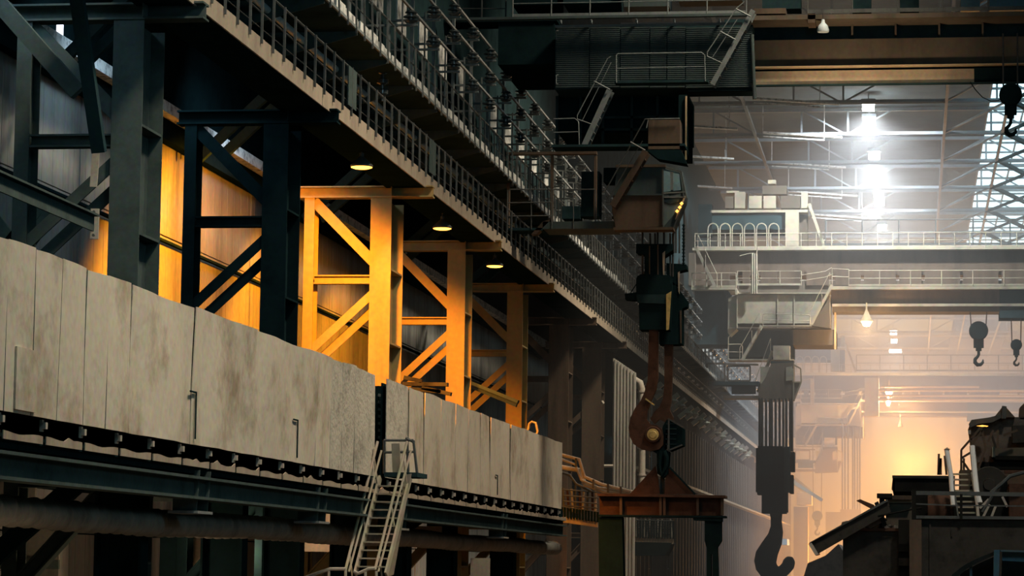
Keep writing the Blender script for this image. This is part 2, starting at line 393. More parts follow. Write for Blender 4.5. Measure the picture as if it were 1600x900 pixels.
for k, (x0, y0, x1, y1) in enumerate(((-20, 330, 20, 380), (30, 400, 90, 318), (10, 388, 62, 322))):
    MB().bar(U(x0,y0,58), U(x1,y1,58), .1, .3).build('low_brace', 'dark_steel', label='dark brace above the left end of the parapet, %s' % ['leaning left at the picture edge','rightmost of the parallel pair','leftmost of the parallel pair'][k], cat='brace', group='braces above the left end of the parapet')
# side wall stiffening beams behind the columns (dusty channel) and silver pipe
def run(name, x, z, y0, y1, wd, h, m, label, cat): return MB().bar((x,y0,z), (x,y1,z), wd, h).build(name, m, label=label, cat=cat)
run('dusty_channel', -20.0, .611*20, 44, 150, .3, .30, 'dusty', 'dusty pale lengthwise channel high behind the columns', 'channel')
run('wall_girt', -20.4, .585*20.4, 40, 152, .3, .75, 'black_steel', 'dark lengthwise wall beam directly under the dusty channel', 'beam')
run('wall_girt', -20.45, .432*20.45, 40, 152, .12, .07, 'black_steel', 'thin dark lengthwise seam bar halfway up the orange-lit wall', 'bar')
pp = MB().tube([(-18.6, 40, .738*18.6), (-18.6, 160, .738*18.6)], .14, 12).build('silver_pipe', 'pipe_silver', smooth=True, label='silver pipe running lengthwise high behind the columns', cat='pipe')
for i, Y in enumerate((58, 71.5, 85, 99, 113)):
    t = empty('upper_brace', (-17, Y, 11), 'dark crossed brace above a cross beam, %s' % ['left of the second column','between the second column and first lamp','behind the first orange lamp','behind the second orange lamp','behind the third orange lamp'][i], 'brace')
    MB().bar((-19.8, Y+3, 11.3), (-16.5, Y+1, 13.6), .1, .3).build('brace', 'dark_steel', t)
    MB().bar((-19.2, Y+3, 11.3), (-15.9, Y+1, 13.6), .1, .3).build('brace', 'dark_steel', t)

# ------------------------------------------------------------------ main runway girder and lower walkway
XG = -14.0
zg = W(480, 147, XG).z; print('zg', zg)
z_b = (W(340,41,XG).z + W(660,290,XG).z + W(1015,567,XG).z)/3; print('girder bottom z', W(340,41,XG).z, W(660,290,XG).z, W(1015,567,XG).z)
t = empty('runway_girder', (-15.4, 190, z_b), 'long dark box girder carrying the cranes along the left row of columns', 'girder')
MB().box(-15.2, -14.05, 46, 400, z_b+.02, z_b+.34).build('bottom_flange', 'black_steel', t)  # shade of the underside put in by the black material
MB().box(-16.6, -16.4, 46, 400, 12.3, 13.6).build('web', 'dark_steel', t)
s0 = MB().box(-16.4, -16.1, 50, 50.06, 12.3, 13.4).build('web_stiffener', 'dark_steel', t, loc=(-16.4,50,z_b))
for k in range(1, 70): dup(s0, (0, 2.7*k, 0), t)
t = empty('lower_walkway', (XG, 190, z_b), 'beige-edged walkway with handrail running along the girder above the orange lamps', 'walkway')
fs = MB()
y = 46.0; f0 = None
while y < 330:
    L_ = 6.0
    MB().box(XG-.03, XG+random.uniform(0,.012), y, y+L_-.02, z_b, z_b+.43).build('fascia_plate', 'fascia', t, loc=(XG,y,z_b)); y += L_
MB().box(-15.3, XG-.03, 46, 330, z_b+.36, z_b+.42).build('deck', 'dark_steel', t)
h = 1.1
MB().tube([(XG-.02,46,z_b+.43+h), (XG-.02,330,z_b+.43+h)], .028, 6).build('top_rail', 'rail_steel', t)
MB().tube([(XG-.02,46,z_b+.43+h*.52), (XG-.02,330,z_b+.43+h*.52)], .02, 5).tube([(XG-.02,46,z_b+.43+h*.2), (XG-.02,330,z_b+.43+h*.2)], .012, 5).build('mid_rail', 'rail_steel', t)
p0 = MB().bar((XG+.04, 50, z_b+.28), (XG+.04, 50, z_b+.43+h), .05, .05).build('post', 'rail_steel', t, loc=(XG,50,z_b))
for k in range(1, 245): dup(p0, (0, 1.08*k, random.uniform(-.01,.01)), t)
for (px, py) in ((550, 165), (676, 258)):
    a = W(px, py, XG+.05)
    MB().box(XG+.03, XG+.06, a.y-.5, a.y+.5, z_b+.5, z_b+1.5).build('gate_panel', 'grey_beam', t)
MB().tube([(-15.4, 50, .865*15.4), (-15.4, 260, .865*15.4)], .09, 12).build('blue_white_pipe', 'pipe_silver', smooth=True, label='pale blue pipe running behind the handrail of the lower walkway', cat='pipe')
MB().tube([(-15.0, 50, z_b+.75), (-15.0, 260, z_b+.75)], .05, 8).build('cable_pipe', 'blue_panel', smooth=True, label='thin bluish pipe low behind the lower walkway posts', cat='pipe')
for Y_ in (50, 63, 77):
    light('added_aisle_fill', 'AREA', (-17.6, Y_, 13.0), 95, (.55, .80, 1.0), target=(-20.6, Y_+5, 9), size=1.5)  # added unseen fill, bluish light on the aisle wall panels
# lamps under the girder
for k, (px, py, lab) in enumerate([(565,260,'first and largest glowing orange dome lamp under the girder'),(691,356,'second glowing orange dome lamp, middle of the three under the girder'),(773,415,'third and smallest glowing orange dome lamp under the girder')]):
    c = W(px, py, -14.5)
    t = empty('dome_lamp', c, lab, 'lamp')
    MB().lathe(c, [(.30,-.02),(.31,.02),(.22,.12),(.10,.22),(.06,.26),(.06,.36),(0,.37)], 20).build('shade', 'rail_steel', t, smooth=True)
    MB().tube([c+Vector((0,0,.36)), Vector((c.x,c.y,z_b))], .02, 6).build('stem', 'rail_steel', t)
    MB().lathe(c, [(.0,-.075),(.2,-.06),(.285,-.03),(.285,-.022)], 20).build('bulb', 'sodium', t, smooth=True)
    light('lamp_light', 'SPOT', c+Vector((0,.1,-.12)), [19000,11000,6500][k], (1.0, .32, .012), target=c+Vector((-3,2.2,-4.8)), size=.2, spot=[134,125,112][k], blend=.35, parent=t)

# ------------------------------------------------------------------ upper walkway with conductor rails
ZU = W(700, 187, XG).z; print('upper z', ZU, W(513,0,XG).z, W(900,383,XG).z)
t = empty('upper_walkway', (XG, 180, ZU), 'upper walkway with pale deck edge and handrail below the insulator rails', 'walkway')
MB().box(-16.6, XG, 56, 330, ZU, ZU+.07).build('deck', 'dark_steel', t)
MB().box(XG, XG+.05, 56, 330, ZU, ZU+.08).build('deck_edge', 'pale_rail', t)
q = MB(); y = 56
while y < 330:
    L_ = random.uniform(.5, 1.6); q.box(XG-.10, XG-.07, y, y+L_, ZU+.08, ZU+.42+random.uniform(-.10,.05)); y += L_+random.choice((.03,.05,.3))
q.build('dusty_kickboard', 'patch_white', t)
MB().tube([(XG,56,ZU+1.12), (XG,330,ZU+1.12)], .028, 6).build('top_rail', 'rail_steel', t)
MB().tube([(XG,56,ZU+.6), (XG,330,ZU+.6)], .02, 5).build('mid_rail', 'rail_steel', t)
p0 = MB().bar((XG+.06, 58, ZU-.12), (XG+.02, 58, ZU+1.12), .045, .045).build('post', 'rail_steel', t, loc=(XG,58,ZU))
for k in range(1, 240): dup(p0, (0, 1.07*k, 0), t)
b0 = MB().poly([(-16.6,60,ZU), (XG,60,ZU), (XG,60,ZU-.1), (-16.6,60,ZU-.8)], (0,.06,0)).build('bracket', 'grey_beam', t, loc=(XG,60,ZU))
for k in range(1, 66): dup(b0, (0, 4.0*k, 0), t)
# three insulated rails on posts
XR = -15.2
zr = [W(700+0, 80, XR).z, W(772,112,XR).z, W(775,80,XR).z]
zs = [W(630,0,XR).z, W(672,0,XR).z, W(707,0,XR).z]; print('rails', zr, zs)
ins = MB().lathe((0,0,0), [(.05,-.42),(.16,-.40),(.22,-.34),(.10,-.31),(.10,-.27),(.24,-.24),(.24,-.20),(.10,-.17),(.10,-.12),(.2,-.09),(.16,-.04),(.05,0)], 12)
i0 = None
for r in range(3):
    t = empty('conductor_rail', (XR, 150, zs[r]), ['lowest of three bare rails on round insulators above the upper walkway','middle one of three bare rails on round insulators above the upper walkway','highest of three bare rails on round insulators above the upper walkway'][r], 'rail')
    MB().bar((XR,62,zs[r]), (XR,320,zs[r]), .07, .07).build('rail', 'rail_half_lit', t, loc=t.location)
    for k in range(62):
        if i0 is None:
            i0 = ins.build('insulator', 'porcelain', t, smooth=True, loc=(0,0,0)); i0.location = Vector((XR, 66, zs[r]-.03))-WL[t.name]
        else:
            c = i0.copy(); C.objects.link(c); c.parent = t; c.location = Vector((XR, 66+4*k, zs[r]-.03))-WL[t.name]
    a0 = MB().box(XR-1.4, XR+.2, 66, 66.12, zs[r]-.52, zs[r]-.46).build('arm', 'pale_rail', t, loc=(XR,66,zs[r]))
    for k in range(1, 62): dup(a0, (0, 4*k, 0), t)
t = empty('rail_support_rack', (-16.2, 150, ZU), 'row of pale uprights behind the insulator rails on the upper walkway', 'rack')
u0 = MB().bar((-15.9,66,ZU), (-15.9,66,zs[2]+.3), .10, .16).build('upright', 'pale_rail', t, loc=(-15.9,66,ZU))
u1 = MB().bar((-15.7,67.2,ZU), (-15.7,67.2,zs[1]), .05, .05).bar((-15.7,67.2,zs[0]-.6), (-15.7,66,zs[0]-.6), .05, .05).bar((-15.7,67.2,ZU+1.6), (-15.7,66,ZU+1.6), .05, .05).build('side_frame', 'pale_rail', t, loc=(-15.9,66,ZU))
w0 = MB().box(-16.5,-16.45, 66.3, 68.2, ZU+1.2, ZU+2.7).build('lit_wall_patch', 'patch_white', t, loc=(-15.9,66,ZU))  # white boxes standing in for lit patches of the wall columns
w1 = MB().box(-16.5,-16.45, 66.3, 67.9, zs[0]+.2, zs[1]+.4).build('lit_wall_patch', 'patch_white', t, loc=(-15.9,66,ZU))
for k in range(1, 62):
    dup(u0, (0,4*k,0), t); dup(u1, (0,4*k,0), t); dup(w0, (0,4*k,0), t); dup(w1, (0,4*k,0), t)
# hanging insulator string below the upper walkway
for (px, py, Y, lab) in ((598, 108, 74, 'vertical string of small round insulators under the upper walkway'), (963, 440, 136, 'small string of insulators under the upper walkway left of the big hook block')):
    c = U(px, py, Y); m = MB()
    m.lathe(c, [(.03,-.9),(.03,-.75),(.16,-.7),(.16,-.6),(.05,-.55),(.05,-.45),(.17,-.4),(.17,-.3),(.05,-.25),(.05,-.15),(.17,-.1),(.17,0),(.05,.05),(.03,.5)], 12)
    m.build('insulator_string', 'porcelain', smooth=True, label=lab, cat='insulator')

# ------------------------------------------------------------------ sheet parapet
XP = -13.0
zt = (W(0,363,XP).z + W(400,517,XP).z + W(879,695,XP).z)/3; zb = (W(0,636,XP).z + W(400,708,XP).z + W(877,800,XP).z)/3
print('parapet', [W(x,y,XP).z for x,y in ((0,363),(400,517),(879,695),(0,636),(400,708),(877,800))])
def sheet(y0, y1, zb, zt, par, m, dent=0.0, lean=0.0):
    ny = max(3, int((y1-y0)/.25)); nz = 8; vs = []; fs = []
    ph = random.uniform(0,9)
    for s in (0, 1):
        for i in range(ny+1):
            for j in range(nz+1):
                y = y0+(y1-y0)*i/ny; z = zb+(zt-zb)*j/nz
                d = dent*(math.sin(y*1.7+ph)*math.cos(z*1.1+ph)+.5*math.sin(y*4.1+z*.6)) + lean*(j/nz)*(i/ny) + .012*math.sin(math.pi*i/ny)
                top = (.012*math.sin(y*1.3)+.006*math.sin(y*4.1)) if j == nz else 0
                vs.append((XP + d - s*.02, y, z+top))
    N = (ny+1)*(nz+1)
    for i in range(ny):
        for j in range(nz):
            a = i*(nz+1)+j; q = (a, a+1, a+nz+2, a+nz+1); fs.append(q); fs.append(tuple(N+k for k in reversed(q)))
    for i in range(ny):
        for j in (0, nz):
            a = i*(nz+1)+j; b = a+nz+1; fs.append((a, b, N+b, N+a))
    for i in (0, ny):
        for j in range(nz):
            a = i*(nz+1)+j; fs.append((a, a+1, N+a+1, N+a))
    return MB().add(vs, fs).build('panel', m, par, smooth=True)
pz = lambda px: W(px, 560 if px > 700 else 450, XP)
def ypix(px, x=XP):                           # Y on plane x where the column px is reached near the parapet
    return W(px, 600, x).y
t1 = empty('sheet_parapet', (XP, 55, zb), 'long near stretch of beige sheet-metal parapet, from the left edge to the stair', 'parapet')
s1 = [-60, -20, 5, 48, 90, 131, 165, 203, 300, 400, 494, 517, 535, 555, 588]
for i, (a, b) in enumerate(zip(s1[:-1], s1[1:])):
    big = 203 <= a < 494
    sheet(ypix(a)+.055, ypix(b)-(.0 if big else .01), zb, zt + (0 if i % 2 else .02), t1, 'rough_sheet' if a >= 517 else 'beige_sheet', dent=.035 if big else .012, lean=random.uniform(-.04,.05))
t2 = empty('sheet_parapet', (XP, 85, zb), 'far stretch of beige sheet-metal parapet, from the stair to the pipes', 'parapet')
s2 = [604, 640, 664, 690, 712, 733, 752, 768, 800, 822, 850, 879]
for i, (a, b) in enumerate(zip(s2[:-1], s2[1:])):
    sheet(ypix(a)+.06, ypix(b)-.01, zb+.02, zt, t2, 'rough_sheet' if a < 640 else 'beige_sheet', dent=.02, lean=random.uniform(-.06,.06))
for (px, pt, pb, wpx) in ((40, 541, 642, 15),):
    a = W(px-wpx, pt, XP+.03); b = W(px+wpx, pb, XP+.03)
    MB().box(XP+.02, XP+.05, a.y, b.y, zb+.05, a.z).build('patch_plate', 'beige_sheet', t1)
for (px, pt, ln, tt) in ((302, 611, .62, t1), (462, 655, .6, t1), (776, 742, .5, t2)):
    a = W(px, pt, XP+.02); l_ = .22
    MB().box(XP+.01, XP+.035, a.y-l_, a.y+l_, a.z-.03, a.z).box(XP+.01, XP+.035, a.y+l_-.03, a.y+l_, zb+.1, a.z).build('cut_slot', 'black_steel', tt)
MB().box(XP-.16, XP-.12, 34, ypix(588)-.1, zb-.3, zt-.1).build('light_block_sheet', 'black_steel', t1)  # black sheet added to block lamplight from behind at the panel seams
MB().box(XP-.16, XP-.12, ypix(604)+.1, ypix(879)-.1, zb-.3, zt-.1).build('light_block_sheet', 'black_steel', t2)
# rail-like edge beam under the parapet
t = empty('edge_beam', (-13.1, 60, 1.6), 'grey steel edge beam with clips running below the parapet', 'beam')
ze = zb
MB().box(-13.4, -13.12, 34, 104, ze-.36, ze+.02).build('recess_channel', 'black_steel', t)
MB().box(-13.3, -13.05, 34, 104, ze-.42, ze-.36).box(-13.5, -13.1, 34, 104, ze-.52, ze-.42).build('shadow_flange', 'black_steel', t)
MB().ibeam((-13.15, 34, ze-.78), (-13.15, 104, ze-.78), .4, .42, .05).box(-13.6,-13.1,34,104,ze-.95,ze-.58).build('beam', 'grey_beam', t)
y = 34.3; c0 = None
while y < 103:
    L_ = 1.92; m = MB(); n = 8
    pts = [(XP+.005, y+.03+L_*i/n*.96, ze-.40) for i in range(n+1)]
    tops = [(XP+.005, y+.03+L_*i/n*.96, ze-.40+.11+.018*math.sin(y*3+i*.9)+(.05 if random.random() < .12 else 0)) for i in range(n, -1, -1)]
    m.poly(pts+tops, (-.02,0,0)).build('scalloped_strip', 'fascia', t, loc=(XP,y,ze))
    if c0 is None: c0 = MB().box(XP-.06, XP+.0, y+.0, y+.1, ze-.16, ze-.06).box(XP-.1, XP-.06, y, y+.1, ze-.2, ze-.02).build('clip', 'rail_lit', t, loc=(XP,y,ze)); yc = y
    else: dup(c0, (0, y-yc, 0), t)
    y += 2.0
for k, (px, Y0) in enumerate(((300, 49.5), (490, 60), (640, 70), (790, 88))):
    t = empty('beam_bracket', (-13, Y0, 1.2), 'grey gusset bracket under the edge beam, %s' % ['below the long smooth sheet','left of the stair','right of the stair','near the far end of the parapet'][k], 'bracket')
    MB().poly([(XP,Y0,ze-.45),(XP-.05,Y0,ze-1.2),(XP-.5,Y0,ze-1.2),(XP-.5,Y0,ze-.45)], (0,.05,0)).build('gusset', 'grey_beam', t)
    MB().poly([(XP,Y0+.8,ze-.45),(XP-.05,Y0+.8,ze-1.2),(XP-.5,Y0+.8,ze-1.2),(XP-.5,Y0+.8,ze-.45)], (0,.05,0)).build('gusset', 'grey_beam', t)
    MB().box(XP-.55, XP+.02, Y0-.15, Y0+.95, ze-1.25, ze-1.2).build('seat_plate', 'pale_rail', t)
# wrapped duct with spiral ridges
m = MB(); n = 18; y = 38.0; k = 0; XD = -13.9; zd = W(100, 806, XD).z; base = 0
step = .06; cnt = int(70/step)
for i in range(cnt+1):
    Y = 38+i*step
    for j in range(n):
        a = 2*math.pi*j/n; ph = ((Y/.72 - j/n) % 1.0); r = .215 + .05*ph + .008*math.sin(Y*1.3)
        m.v.append(Vector((XD+r*math.cos(a), Y, zd+r*math.sin(a)+.02*math.sin(Y*.35))))
for i in range(cnt):
    for j in range(n):
        j2 = (j+1) % n; m.f.append((i*n+j, i*n+j2, (i+1)*n+j2, (i+1)*n+j))
m.build('wrapped_duct', 'wrap', smooth=True, label='thick duct wrapped in spiral bands, running along the lower left', cat='duct')
# deck behind parapet and lower structure
MB().box(-20.5, -13.42, 34, 106, ze-.45, ze-.3).build('service_deck', 'black_steel', label='dark service deck behind the beige parapet', cat='deck')  # widened to the outer wall to keep lamplight off the lower wall
for k, (Y, xs) in enumerate(((50, -14.6), (57, -14.4), (63, -14.5), (71, -14.6), (77, -14.5), (85, -14.5), (98, -14.5))):
    MB().ibeam((xs, Y, FZ), (xs, Y, ze-.5), .5, .9, .05, up=(1,0,0)).build('lower_post', 'black_steel', label='dark post below the parapet deck, %s from the left' % ['first','second','third','fourth','fifth','sixth','seventh'][k], cat='post', group='dark posts below the parapet deck')
for k, (x0,y0,x1,y1,Y) in enumerate(((140,738,-12,872,50),(352,752,262,832,62),(264,830,262,905,62),(700,775,640,820,80))):
    MB().bar(U(x0,y0,Y), U(x1,y1,Y), .2, .36).build('lower_brace', 'black_steel', label='dark diagonal brace below the parapet, %s' % ['at the lower left corner','above the small lit windows','dropping beside the lit doorway','right of the stair'][k], cat='brace')
for nm, q_, w_, h_ in (('short thin one above the duct at the left edge',(-5,756,55,756),.1,.05),('thin pale-edged one under the bracket',(235,779,335,779),.1,.12),('thick one at the bottom left corner',(-5,882,92,882),.1,.2),('upright one near the left edge',(20,757,20,900),.1,.18)):
    MB().bar(U(q_[0],q_[1],57.5), U(q_[2],q_[3],57.5), w_, h_).build('lower_crossbar', 'grey_beam', label='dark crossbar in the lower left, '+nm, cat='crossbar')
# lower storey wall, softly lit
for k, (x0, t_, x1, b_, Y, m) in enumerate(((-5,740,55,790,56,'wrap'),(20,826,92,915,58,'wrap'),(188,757,218,910,60,'fascia'),(272,784,380,812,66,'fascia'),(272,838,332,915,66,'fascia'),(440,786,560,862,74,'fascia'),(735,872,765,915,84,'fascia'),(632,822,690,845,84,'fascia'))):
    a = rect(x0, t_, x1, b_, Y)
    MB().box(a[0], a[1], Y, Y+.1, a[2], a[3]).build('partition', m, label='patch of lit wall seen between dark posts below the parapet, %s' % ['at the left edge above the duct','under the duct near the left edge','tall and narrow right of the left corner','wide and low, above the duct','doorway-like under the duct','left of the stair','low right of the stair','thin, right of the stair'][k], cat='partition')
for (x, Y, z, e) in ((-15.8, 54.5, -.5, 130), (-16.2, 59, 0, 100), (-15.9, 64.3, .3, 150), (-15.8, 72.5, .8, 90), (-12.4, 41, -1.6, 50)):
    light('low_warm_fill', 'POINT', (x, Y, z), e, (1.0, .68, .42), size=.2)  # added unseen lamps warming the lower wall and the duct underside
# ------------------------------------------------------------------ near crane (face plane Y = 98 m)
YN = 98.0
def u(px, py, Y=YN): return U(px, py, Y)
cr = empty('bridge_crane', (-6, YN+3, 16), 'nearest bridge crane: dark louvred machinery house, cab and stairs across the top of the picture', 'crane')
def pbox(name, l, t, r, b, Y0, Y1, m, par=None): return rbox(l, t, r, b, Y0, Y1).build(name, m, par or cr)
# end carriage and upper deck
pbox('end_carriage', 778, 29, 866, 141, 99.5, 105, 'black_steel')
pbox('upper_deck', 700, 24, 1168, 30, 97.6, 103, 'crane_sheet')
pbox('deck_girder', 690, 30, 870, 45, 99.4, 103, 'black_steel')
A = u(801, 28, 97.7); B = u(1166, 27, 97.7); B.z = A.z
railing(cr, A, B, 1.05, 7, 'pale_rail', .025)
A = u(640, 36, 101); B = u(790, 36, 101); railing(cr, A, B, 1.1, 5, 'rail_steel', .03)
pbox('upper_machine', 800, -20, 870, 24, 100, 102, 'black_steel'); pbox('upper_machine', 880, -30, 965, 22, 100, 102, 'dark_steel')
pbox('upper_machine', 975, -30, 1045, 22, 99.6, 101, 'crane_sheet'); pbox('upper_machine', 1060, -30, 1160, 10, 100, 101, 'crane_sheet')
# machinery house, six louvred sheets
hs = pbox('machinery_house', 867, 41, 1176, 152, 98.3, 100.3, 'dark_steel')
seams = [868, 921, 969, 1015, 1042, 1071, 1176]
for a, b in zip(seams[:-1], seams[1:]):
    x0, x1, z0, z1 = rect(a+.8, 42, b-.8, 137, 98.2); m = MB(); n = 30
    m.box(x0, x1, 98.25, 98.3, z0, z1)
    for k in range(n):
        z = z0+(z1-z0)*(k+.5)/n; m.box(x0, x1, 98.2, 98.26, z-.016, z+.02)
    m.build('louvred_sheet', 'crane_sheet', hs)
pbox('ledge', 867, 37, 1160, 41, 97.9, 98.4, 'pale_rail')
for px in (875, 923, 994, 1053, 1124): pbox('ledge_tab', px-1, 29, px+1, 38, 97.9, 98.3, 'pale_rail')
m = MB(); a = u(1075, 138, 98.3); b = u(1179, 157, 98.3)
m.box(a.x, b.x, 98.25, 98.4, a.z-.12, a.z).build('house_base', 'black_steel', cr)
MB().tube([u(1175, 54, 98.1), u(1179, 155, 98.1)], .07, 10).build('corner_post', 'crane_sheet', cr, smooth=True)
for px, t_, b_ in ((869, 48, 62), (869, 117, 131)): MB().tube([u(px+3,t_,98.1), u(px,t_,98.05), u(px,b_,98.05), u(px+3,b_,98.1)], .02, 5).build('grab_handle', 'pale_rail', cr)
# middle platform with rounded railing
pbox('platform', 960, 125, 1106, 133, 96.9, 98.3, 'dark_steel')
def pipe_px(pts, Y, r, m, name, par=cr, n=6):
    return MB().tube([U(x, y, Y) for x, y in pts], r, n).build(name, m, par, smooth=True)
pipe_px([(963,129),(963,86),(966,84),(1096,82),(1101,86),(1102,127)], 96.9, .022, 'pale_rail', 'guard_rail')
pipe_px([(963,107),(1101,104)], 96.9, .018, 'pale_rail', 'guard_rail')
def diag(name, p, q, Y, wpx, m, Yw=.6):       # stair seen from the side: stringers with treads between
    a = U(*p, Y); b = U(*q, Y); st = stair(cr, a, b, (0, Yw, 0), 7, m, 'pale_rail', 0, wpx/43.9, name)
    return st
st = diag('staircase', (1177, 16), (1113, 132), 97.0, 8, 'pale_rail')
MB().tube([u(1163,3,96.9),u(1150,14,96.9),u(1105,82,96.9),u(1105,88,96.9),u(1127,98,96.9)], .022, 6).tube([u(1150,14,96.9),u(1173,26,96.9)], .03, 5).tube([u(1125,49,96.9),u(1149,62,96.9)], .03, 5).tube([u(1113,90,96.9),u(1152,30,96.9)], .015, 5).build('handrail', 'pale_rail', st)
st = diag('staircase', (953, 139), (913, 227), 97.0, 9, 'pale_rail')
MB().tube([u(955,88,96.9),u(949,92,96.9),u(902,180,96.9),u(902,186,96.9),u(924,194,96.9)], .022, 6).tube([u(928,127,96.9),u(953,140,96.9)], .03, 5).tube([u(910,188,96.9),u(955,97,96.9)], .015, 5).build('handrail', 'pale_rail', st)
st = diag('staircase', (1009, 236), (957, 322), 94.3, 10, 'brown_steel')
MB().tube([u(1016,186,94.2),u(1008,186,94.2),u(945,300,94.2)], .022, 6).tube([u(985,222,94.2),u(1008,235,94.2)], .03, 5).tube([u(950,312,94.2),u(1004,220,94.2)], .015, 5).build('handrail', 'rail_steel', st)
# lower body
pbox('lower_body', 872, 141, 1072, 232, 100.2, 104, 'black_steel')
for px in (868, 905, 940, 985, 1025): pbox('body_rib', px, 150, px+4, 226, 99.9, 100.2, 'dark_steel')
for py in (181, 200): pbox('body_rib', 940, py, 1070, py+2.5, 99.9, 100.2, 'dark_steel')
pbox('lower_deck', 862, 225, 1070, 236, 96.6, 100.5, 'dark_steel')
pbox('leg', 1060, 148, 1073, 256, 98.2, 101, 'black_steel'); pbox('leg_edge', 1070.5, 150, 1073, 250, 98.1, 98.2, 'gold_and_lamplit')
pipe_px([(865,186),(898,185),(904,190),(905,228)], 96.8, .022, 'pale_rail', 'guard_rail'); pipe_px([(865,207),(904,206)], 96.8, .018, 'pale_rail', 'guard_rail')
x0,x1,z0,z1 = rect(1013,187,1062,233,96.6)
MB().box(x0,x1,96.6,97.8,z0,z1).build('equipment_box', 'brown_steel', cr)
pipe_px([(1010,200),(1013,186),(1062,185)], 96.5, .02, 'pale_rail', 'guard_rail')
a=[u(1010,234,96.6),u(1064,234,96.6),u(1073,256,96.6),u(1028,248,96.6)]; MB().poly(a,(0,.8,0)).build('box_base','black_steel',cr)
# left hanging platform
pbox('platform_frame', 791, 237, 932, 243, 95.8, 96.2, 'brown_steel')
for px, b_ in ((794, 362), (862, 350), (930, 342)): pbox('platform_frame', px-2, 243, px+2, b_, 95.9, 96.1, 'brown_steel')
pbox('lower_platform', 848, 346, 962, 367, 95.6, 97.4, 'crane_sheet')
MB().poly([u(848,346,95.6),u(862,342,95.6),u(838,366,95.6),u(830,366,95.6)],(0,.5,0)).build('platform_end','brown_steel',cr)
pbox('lower_platform', 793, 356, 848, 366, 95.6, 97.4, 'dark_steel')
for t_ in (297, 317, 338): pipe_px([(793,t_),(862,t_-1)] if t_ > 297 else [(793,360),(793,300),(797,296),(930,296)], 95.6, .022, 'rail_steel', 'guard_rail')
for px in (793, 830, 862, 896, 930): pipe_px([(px,297),(px,358)], 95.6, .018, 'rail_steel', 'rail_post')
pbox('control_cabinet', 908, 268, 936, 343, 97.3, 98.2, 'dark_steel'); pbox('control_cabinet', 878, 322, 906, 346, 97.0, 97.8, 'dark_steel')
pbox('roller_box', 943, 262, 962, 290, 97, 98, 'black_steel')
for k, (px, py) in enumerate([(966,334),(972,340),(968,347),(974,351),(964,327),(972,330),(961,340),(978,346)]):
    MB().lathe(u(px,py,95.9), [(.0,-.11),(.10,-.05),(.12,0),(.10,.05),(0,.11)], 10).build('cable_clamp', 'rail_steel', cr, smooth=True)
# cab
Yb = 95.2
body = [u(964,262,Yb),u(1036,259,Yb),u(1036,355,Yb),u(962,357,Yb),u(956,330,Yb)]
cab = MB().poly(body, (0,1.3,0)).build('cab', 'crane_sheet', cr)
end = [u(1036,259,Yb),u(1064,266,Yb+.4),u(1072,305,Yb+.4),u(1070,315,Yb+.4),u(1052,360,Yb+.4),u(1036,355,Yb)]
MB().poly(end, (0,.9,0)).build('cab_nose', 'crane_sheet', cab)
MB().poly([u(1037,264,Yb-.03),u(1061,270,Yb+.3),u(1064,297,Yb+.3),u(1037,300,Yb-.03)], (0,.05,0)).build('cab_window', 'glass_dark', cab)
MB().poly([u(1034,313,Yb-.03),u(1062,310,Yb+.3),u(1048,345,Yb+.3),u(1032,343,Yb-.03)], (0,.05,0)).build('cab_window', 'glass_dark', cab)
q = MB()
for a, b in (((1036,261),(1064,268)),((1036,261),(1036,352)),((1064,268),(1071,305)),((1036,302),(1071,300)),((1071,305),(1052,358)),((1036,308),(1070,308))):
    q.bar(u(a[0],a[1],Yb-.06 if a[0]<1040 else Yb+.33), u(b[0],b[1],Yb-.06 if b[0]<1040 else Yb+.33), .05, .05, (0,1,0))
q.build('window_frame', 'rail_steel', cab)
MB().poly([u(1047,268,Yb+.1),u(1052,269,Yb+.1),u(1052,297,Yb+.1),u(1047,297,Yb+.1)], (0,.05,0)).build('window_blind', 'pale_rail', cab)
MB().poly([u(958,305,Yb-.04),u(1036,305,Yb-.04),u(1036,354,Yb-.04),u(962,356,Yb-.04),u(957,330,Yb-.04)], (0,.03,0)).build('lower_panel', 'brown_steel', cab)
MB().bar(u(960,304,Yb-.06), u(1036,304,Yb-.06), .04, .06).build('belt_trim', 'crane_sheet', cab)
pbox('cab_roof', 962, 257, 1040, 262, Yb-.1, Yb+2.7, 'brown_steel', cab)
pbox('cab_floor', 958, 355, 1052, 363, Yb-.1, Yb+2.5, 'brown_steel', cab)
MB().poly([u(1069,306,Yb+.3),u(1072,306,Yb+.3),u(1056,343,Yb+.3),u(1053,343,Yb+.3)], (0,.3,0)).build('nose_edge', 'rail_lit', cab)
for a in ((1065,318),(1062,324),(1058,330)): MB().lathe(u(a[0],a[1],Yb+.2), [(0,-.07),(.07,0),(0,.07)], 8).build('warning_lamp', 'hot_orange', cab)
# bridge girder
g = rect(1181, 58, 1700, 103, 98.5)
XE = 15.5
za = lambda y, Y=98.5: U(1390, y, Y).z
MB().box(g[0]-.6, XE, 99.0, 99.15, za(103,99), za(60,99)).build('girder_web', 'crane_brown', cr)
MB().box(g[0]-.6, XE, 98.75, 99.1, za(104,98.75)+.02, za(102,98.75)+.02).build('girder_flange', 'gold_and_lamplit', cr)
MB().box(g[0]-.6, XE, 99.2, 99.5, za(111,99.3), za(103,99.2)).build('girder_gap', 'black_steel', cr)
MB().box(g[0]-.6, u(1522,120,99).x, 98.95, 99.0, za(130,99), za(109,98.95)).build('lower_web', 'lamplit_web', cr)
MB().box(u(1522,120,99).x, XE, 98.95, 99.2, za(130,99.2), za(108,98.95)).build('lower_web', 'black_steel', cr)  # unlit stretch of the same web, its darkness put in by black
MB().box(g[0]-.6, XE, 98.8, 99.05, za(133.5,99.05), za(130,98.8)).build('lower_flange', 'dark_steel', cr)
